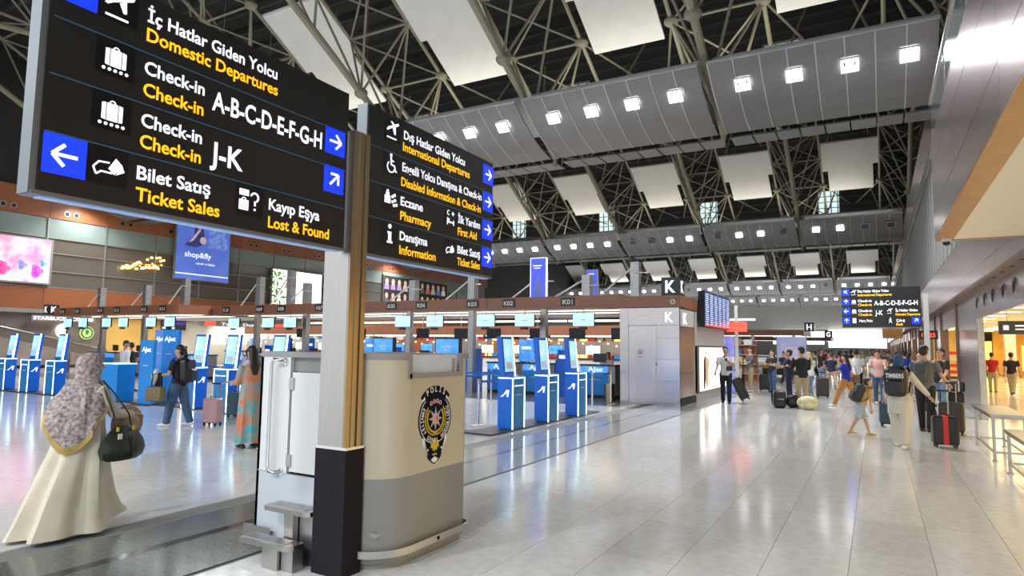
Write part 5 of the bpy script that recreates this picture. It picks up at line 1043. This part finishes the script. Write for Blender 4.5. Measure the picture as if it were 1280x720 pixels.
# --- woman in the orange and turquoise dress
t, hn, hc, hz = person('woman with long dark hair in a turquoise dress with orange blooms', -9.0, 7.25, R(75), 1.66, True, 0, STAND, ((12, 8, 75), (5, 10, 80)), (0, 0), c_floral, 'long', c_floral, 'dress', m_black, 'long')
q = thing('shoulder_bag', 'small black shoulder bag of the woman in the turquoise dress', 'bag', W(t, (.22, -.02, .72)), R(75)); MB().rbox(-.05, .05, -.13, .13, 0, .20, .04, .03).build('body', m_ink, q, True); MB().tube([(0, -.1, .18), (-.05, -.06, .45), (-.12, .0, .70)], .008, 6).build('strap', m_ink, q)
# --- others on the left
person('airline worker in red top with dark hair behind the kiosks', -13.8, 13.6, R(190), 1.68, True, 0, STAND, ((15, 8, 60), (15, 8, 60)), top=c_red, bottom=c_black, vox=.018)
person('man in white shirt and black waistcoat behind the left kiosks', -15.6, 13.6, R(180), 1.76, False, 3, STAND, ((20, 8, 50), (20, 8, 50)), (0, -15), top=c_white, sleeve='long', bottom=c_black, vox=.018)
person('passenger in white T-shirt and jeans bending by the kiosk', -13.5, 10.8, R(60), 1.6, True, 25, STAND, ((40, 8, 30), (40, 8, 30)), top=c_white, bottom=c_ljean, vox=.018)
person('man in white shirt walking with his back half turned at the left', -22.5, 12.9, R(-60), 1.78, False, 0, WALK, ((-10, 10, 20), (10, 10, 20)), top=c_white, sleeve='long', bottom=c_khaki, vox=.018)
person('woman in black with white scarf holding papers at the left', -21.5, 13.2, R(120), 1.68, True, 0, STAND, ((10, 20, 60), (5, 10, 20)), top=c_black, sleeve='long', bottom=c_black, hair='scarf', hm=c_navy, vox=.018)
person('dark haired person low behind the woman in scarf at the left', -23.0, 13.4, R(90), 1.66, False, 0, STAND, top=c_black, bottom=c_black, vox=.02)
person('cafe worker in black behind the yellow counter', -43.4, 27.6, R(-90), 1.7, False, 0, STAND, top=c_black, bottom=c_black, vox=.025)
for i, (x, c, hr) in enumerate(((-8.3, c_white, 'long'), (-7.5, c_black, 'long'), (-11.6, c_black, 'short'), (-17.3, c_black, 'long'), (-19.1, c_navy, 'short'), (-21.6, c_black, 'short'))):
    person(['check in agent in white blouse at the K01 counter', 'check in agent in black at the counter next to the steel box', 'check in agent in black between the kiosks', 'check in agent with long hair left of the sign column', 'check in agent in navy behind the booth door side', 'check in agent in black behind the booth left edge'][i], x, 21.75, R(180), 1.55, True, 8, STAND, ((35, 8, 60), (35, 8, 60)), (0, -20), top=c, sleeve='long', bottom=c_black, hair=hr, vox=.02)
# --- centre group
t, hn, hc, hz = person('man in white T-shirt and black trousers looking at his phone', -4.2, 21.3, R(188), 1.78, False, 0, ((4, 2), (-6, 2)), ((28, 6, 95, 35), (15, 10, 35)), (5, -28), c_white, 'short', c_black, 'trousers', m_black)
q = thing('phone', 'dark phone in the hand of the man in white T-shirt', 'phone', W(t, hn[0]+Vector((0, .02, .03))), R(188)); MB().box(-.035, .035, -.006, .006, -.07, .07).build('body', m_black, q); MB().box(-.032, .032, -.008, -.006, -.065, .065).build('screen', m_scr, q); q.rotation_euler = (R(-50), 0, R(188))
q = thing('crossbody_bag', 'small black crossbody bag of the man in white T-shirt', 'bag', W(t, (-.12, .14, 1.02)), R(188)); MB().rbox(-.09, .09, -.04, .04, 0, .14, .03, .02).build('body', m_ink, q, True); MB().tube([(-.05, .0, .12), (.05, .03, .32), (.19, -.04, .47)], [(.014, .004)]*3, 6).build('strap', m_ink, q)
person('man in grey T-shirt and khaki trousers with dark hair', -4.45, 27.5, R(120), 1.80, False, 0, STAND, ((25, 8, 70), (25, 8, 70)), (0, -12), c_grey, 'short', c_khaki, 'trousers', m_whitep)
person('woman in black crop top and blue jeans with long hair', -3.65, 27.6, R(150), 1.68, True, 0, STAND, ((25, 8, 70), (25, 8, 70)), (0, -18), c_black, 'short', c_jean, 'trousers', m_black, 'long', m_hairbr)
person('tourist in pale clothes beside the red sign pole', -5.0, 27.9, R(150), 1.70, False, 3, STAND, ((15, 8, 70), (15, 8, 70)), top=c_khaki, bottom=c_cream, vox=.018)
person('man in black jacket and khaki trousers seen from the side', -1.95, 20.9, R(25), 1.80, False, 0, STAND, ((20, 8, 80), (20, 8, 60)), (20, -5), c_black, 'long', c_khaki, 'trousers', m_whitep)
person('dark haired man in navy reading a phone beside the black jacket man', -2.4, 21.8, R(100), 1.72, False, 2, STAND, ((40, 8, 70), (40, 8, 60)), (0, -22), c_navy, 'short', c_navy, 'trousers', m_black)
t, hn, hc, hz = person('blonde woman in white top and pale jeans sitting on a case', -2.1, 25.2, R(35), 1.66, True, 0, ((30, 40), (20, 25)), ((15, 8, 40), (15, 8, 40)), (0, 0), c_white, 'short', c_ljean, 'trousers', m_black, 'long', m_blond)
t, hn, hc, hz = person('woman in royal blue top and orange trousers striding left', -.85, 22.3, R(75), 1.68, True, 0, ((26, 6), (-24, 14)), ((25, 18, 60), (-20, 14, 20)), (0, 0), c_blue, 'short', c_orange, 'trousers', m_whitep, 'long', m_hairb, wide=1.1)
q = thing('handbag', 'brown handbag of the woman in the royal blue top', 'bag', W(t, (.30, -.1, .72)), R(75)); MB().rbox(-.06, .06, -.2, .2, 0, .26, .05, .04).build('body', mat('brown_bag', (.20, .12, .06), .5), q, True); MB().tube([(0, -.12, .24), (0, -.08, .5), (0, .08, .5), (0, .12, .24)], .01, 6).build('strap', m_ink, q)
t, hn, hc, hz = person('boy in mustard T-shirt and pale blue shorts leaning forward', -.32, 15.1, R(-65), 1.22, False, 24, ((20, 6), (-22, 8)), ((30, 10, 20), (-10, 12, 10)), (0, -25), c_must, 'short', c_lblue, 'shorts', mat('sandal', (.5, .4, .15), .6), 'short', m_hairbr)
backpack('black and grey backpack on the boy', W(t, (0, -.12, hz+.06)), R(-65), R(-24), m=mat('grey_pack', (.03, .035, .04), .6), s=.85)
t, hn, hc, hz = person('woman in cream suit and blue headscarf with printed backpack', .33, 13.6, R(-14), 1.66, True, 0, ((14, 4), (-14, 8)), ((10, 10, 20), (30, 28, 6)), (0, 0), c_cream, 'long', c_cream, 'trousers', m_whitep, 'scarf', c_scarfb, wide=1.35)
MB().tube([(0, 0, hz+.06), (0, 0, hz-.12), (0, 0, hz-.24)], [(.175, .135), (.19, .15), (.205, .165)], 20).build('tunic', c_cream, t, True)
backpack('black backpack with white lettering on the woman in cream', W(t, (0, -.20, hz+.06)), R(-14), R(-3), s=1.18, pri='TIMBERS')
t, hn, hc, hz = person('tall man in grey T-shirt and black trousers with backpack', .88, 16.6, R(-20), 1.84, False, 0, ((6, 2), (-8, 4)), ((5, 8, 10), (25, 14, 25)), (0, 0), c_grey, 'short', c_black, 'trousers', m_black)
backpack('grey backpack on the tall man in grey T-shirt', W(t, (0, -.17, hz+.08)), R(-20), R(-2), m=mat('grey_pack2', (.07, .07, .075), .6))
t, hn, hc, hz = person('man in pink T-shirt and jeans facing the camera', .02, 24.2, R(175), 1.74, False, 0, STAND, ((30, 14, 100), (10, 10, 20)), (0, 0), c_pink, 'short', c_jean, 'trousers', m_whitep)
person('man in white shirt with dark shoulder bag seen from behind', -.65, 26.0, R(10), 1.76, False, 0, STAND, top=c_white, bottom=c_black, vox=.018)
person('person in white right behind the woman in cream', .40, 24.0, R(0), 1.5, True, 8, STAND, top=c_white, bottom=c_khaki, vox=.018)
person('bearded man in black T-shirt and jeans looking down at the pier', 1.45, 20.6, R(140), 1.80, False, 2, STAND, ((20, 8, 30), (15, 8, 20)), (0, -30), c_black, 'short', c_ljean, 'trousers', m_whitep)
person('elderly man in cream shirt seated near the shops', 1.1, 22.3, R(170), 1.65, False, 5, STAND, ((35, 8, 70), (35, 8, 70)), top=c_cream, sleeve='long', bottom=c_black, hair='short', hm=m_blond, vox=.018)
person('crouching child in pale blue by the large suitcases', 1.25, 19.8, R(20), 1.25, True, 45, ((85, 110), (80, 110)), ((60, 10, 30), (60, 10, 30)), top=c_lblue, bottom=c_navy, hair='long', vox=.018)
person('person in black T-shirt and beige trousers walking in the yellow shop', 4.75, 33.0, R(-20), 1.75, False, 0, ((20, 4), (-20, 12)), top=c_black, bottom=c_khaki, vox=.02)
person('shopper in red top beside the black shirted walker in the shop', 4.3, 34.5, R(-20), 1.7, True, 0, STAND, top=c_red, bottom=c_khaki, vox=.024)
person('dark dressed guard at the edge of the shop opening', 2.95, 29.5, R(150), 1.8, False, 0, STAND, top=c_grey, sleeve='long', bottom=c_black, vox=.024)
person('distant shopper in green deep in the yellow shop', 6.9, 42, R(180), 1.75, False, 0, STAND, top=cloth('olive', (.10, .11, .05)), bottom=c_black, vox=.026)
person('distant shopper in grey far right in the yellow shop', 8.2, 45, R(180), 1.75, False, 0, STAND, top=c_grey, bottom=c_khaki, vox=.026)
# --- far crowd
cols = [('white', c_white), ('black', c_black), ('navy', c_navy), ('pink', c_pink), ('grey', c_grey), ('cream', c_cream), ('red', c_red), ('pale blue', c_lblue), ('khaki', c_khaki), ('royal blue', c_blue)]
bcols = [('black', c_black), ('jeans', c_jean), ('khaki', c_khaki), ('light jeans', c_ljean)]
CR = [(-2.9, 31), (-2.3, 33), (-1.6, 30), (-.9, 32), (-2.7, 37), (-1.9, 38), (-1.2, 36), (-.4, 34), (.2, 38), (.8, 33), (-3.2, 42), (-2.2, 44), (-1.1, 43), (-.2, 45), (.6, 42), (1.3, 40), (-2.9, 50), (-1.8, 53), (-.7, 51), (.4, 55), (1.2, 50), (1.4, 30.5), (-4.2, 36), (-2.6, 47), (-3.4, 58), (-1.3, 60), (0, 62), (1.0, 64), (-2.3, 66), (-8.5, 42), (-7.4, 41), (-6.6, 39), (-2.0, 70), (-.6, 72), (.5, 75), (1.2, 71), (-3.0, 76), (.1, 29.5), (-3.4, 34), (.7, 47), (-1.5, 47.5), (-.3, 58)]
for i, (x, y) in enumerate(CR):
    c, b_ = cols[i % 10], bcols[(i*3+i//10) % 4]
    person('crowd member, %s top, %s, about %s metres away' % (c[0], b_[0], ['thirty', 'forty', 'fifty', 'sixty', 'seventy', 'eighty'][max(0, min(5, int((y-30)//8)))]) + (', right side' if x > -.8 else ', left side'), x+.25*sin(i*3), y, R(random.choice([0, 180, 150, 30, -60, 90, 200])), 1.62+.16*random.random(), i % 3 == 0, 0, random.choice([STAND, WALK, WALK2]), ((random.randint(-10, 35), 8, random.randint(5, 70)), (random.randint(-10, 35), 8, random.randint(5, 70))), (0, -10), c[1], random.choice(['short', 'long']), b_[1], 'trousers', m_black, random.choice(['short', 'short', 'long']), random.choice([m_hairb, m_hairbr, m_hairb]), vox=.03 if y > 38 else .024, group='people in the far crowd')
# ================================================================== HEADSCARF WOMAN (foreground)
t, hn, hc, hz = person('woman in long cream robe and patterned headscarf walking in the left foreground', -6.42, 3.34, R(8), 1.60, True, 3, ((10, 2), (-8, 6)), ((25, 10, 60), (28, 12, 55, 20)), (-18, -2), cloth('robe_sleeve', (.62, .56, .43)), 'long', None, 'none', mat('sandal_dark', (.03, .012, .01), .5), 'none' if False else 'bald', vox=.010)
c_robe = cloth('robe', (.60, .545, .42), noise=.06, scale=4)
n = 56; rings = []
for k, (zz, cy, rx, ry) in enumerate(((1.30, 0, .17, .11), (1.20, 0, .20, .13), (1.05, -.0, .19, .15), (.90, -.01, .20, .175), (.72, -.03, .22, .215), (.52, -.06, .25, .27), (.30, -.085, .28, .34), (.14, -.09, .30, .40), (.03, -.09, .32, .45))):
    amp = .055*max(0, (k-2)/6)
    rg = []
    for q in range(n):
        a = 2*pi*q/n; fd = amp*(sin(a*6+.5)+.5*sin(a*11+k*.15)); rr = 1+fd/ry
        zq = zz+(.10*max(0, sin(a))**3*(k == 8)) + (.03*(k == 7)*max(0, sin(a)))
        rg.append((cos(a)*rx*rr, cy+sin(a)*ry*rr, zq))
    rings.append(rg)
MB().loft(rings, cap=False).build('robe', c_robe, t, True)
# scarf: hood, drape and golden border
m_scarf = mat('scarf_pattern', (.17, .125, .12), .8, col2=(.50, .42, .40), scale=34, bump=.3)
m_scarfg = mat('scarf_gold', (.50, .33, .09), .8, noise=.15, scale=14)
cx, cyy, cz = hc
hd = Matrix.Rotation(R(-18), 3, 'Z')
def hoodring(r, rf, zc, yc, n=40, open_=0): return [tuple(hd @ Vector((cos(2*pi*q/n)*r, yc+sin(2*pi*q/n)*rf, 0))+Vector((cx, cyy-.02, zc))) for q in range(n)]
hood = MB(); n = 40
def rr_(k, q):
    a = 2*pi*q/n; return a
prof = [(.02, .02, 1.0), (.055, .06, .965), (.082, .095, .90), (.092, .108, .80), (.094, .112, .68), (.09, .108, .55), (.088, .104, .44)]
top = cz+.125
rgs = []
for i, (ra, rb, f) in enumerate(((.012, .014, 0), (.05, .06, .012), (.08, .095, .045), (.092, .112, .10), (.094, .115, .15), (.092, .110, .20), (.10, .11, .24), (.135, .135, .275))):
    rg = []
    for q in range(n):
        a = 2*pi*q/n; front = max(0, sin(a))**6
        y_ = sin(a)*rb-.022
        if 2 < i < 7: y_ -= front*.062
        rg.append(tuple(hd @ Vector((cos(a)*ra, y_, 0))+Vector((cx, cyy, top-f))))
    rgs.append(rg)
zs = top-.29
for i, (ra, rb, dz) in enumerate(((.20, .17, .05), (.235, .185, .28), (.255, .21, .50), (.27, .235, .74), (.28, .25, .90), (.283, .253, 1.0))):
    rg = []
    for q in range(n):
        a = 2*pi*q/n
        back = max(0, -sin(a+.35)); front = max(0, sin(a))
        depth = .21+.37*max(0, cos(a+.85))**2.6+.06*back
        fold = .010*sin(a*9+i)+.006*sin(a*17)
        rg.append((cx*.4+cos(a)*(ra*.86+fold), cyy*.5-.03+sin(a)*(rb*.9+fold)-.10*back*dz, zs-depth*dz+.004*sin(5*a)))
    rgs.append(rg)
MB().loft(rgs[:-1], cap=False).build('headscarf', m_scarf, t, True); MB().loft(rgs[-2:], cap=False).build('scarf_border', m_scarfg, t, True)
# bag and hat
mg = mat('bag_green', (.022, .028, .018), .35, noise=.3, scale=10)
q = thing('shoulder_bag', 'dark green leather shoulder bag of the headscarf woman', 'bag', W(t, (.30, .17, .62)), R(8))
rg = []
for zz, ly, lx in ((0, .15, .05), (.03, .20, .075), (.10, .225, .085), (.18, .20, .07), (.26, .14, .045), (.31, .09, .025)): rg.append([(lx*cos(2*pi*a/20), ly*sin(2*pi*a/20)*(1+.05*sin(a*2)), zz) for a in range(20)])
MB().loft(rg).build('body', mg, q, True); MB().box(.068, .074, -.10, -.06, .20, .25).build('metal_tag', m_whitep, q)
MB().tube([(0, -.08, .30), (.0, -.10, .42), (-.07, -.14, .62), (-.15, -.15, .73)], [(.018, .005)]*4, 8).build('strap', mg, q, True); MB().tube([(0, .08, .30), (.0, .05, .42), (-.06, -.07, .62), (-.15, -.12, .73)], [(.012, .005)]*4, 8).build('strap', mg, q, True)
for s in (-.09, .07): MB().tube([(.05, s, .27), (.05, s, .31)], .012, 8).build('buckle', m_goldp, q)
MB().tube([(.08, .03, .22), (.088, .04, .1), (.07, .05, .03)], [(.012, .004)]*3, 6).build('hanging_strap', mg, q, True)
q = thing('straw_hat', 'tan round hat held by the headscarf woman', 'hat', W(t, (.14, .34, .93)), R(8)); b = MB(); b.tube([(-.02, 0, 0), (-.01, 0, 0), (.0, 0, 0)], [.15, .17, .165], 28, ref=(0, 1, 0)); b.build('brim', mat('straw', (.36, .26, .16), .7, noise=.15, scale=30), q, True); MB().tube([(0, 0, 0), (.05, 0, 0), (.08, 0, 0)], [.09, .085, .05], 20, ref=(0, 1, 0)).build('crown', mat('straw2', (.33, .24, .15), .7), q, True)
# ------------------------------------------------------------------ finish
finish_remesh()
finish_text()
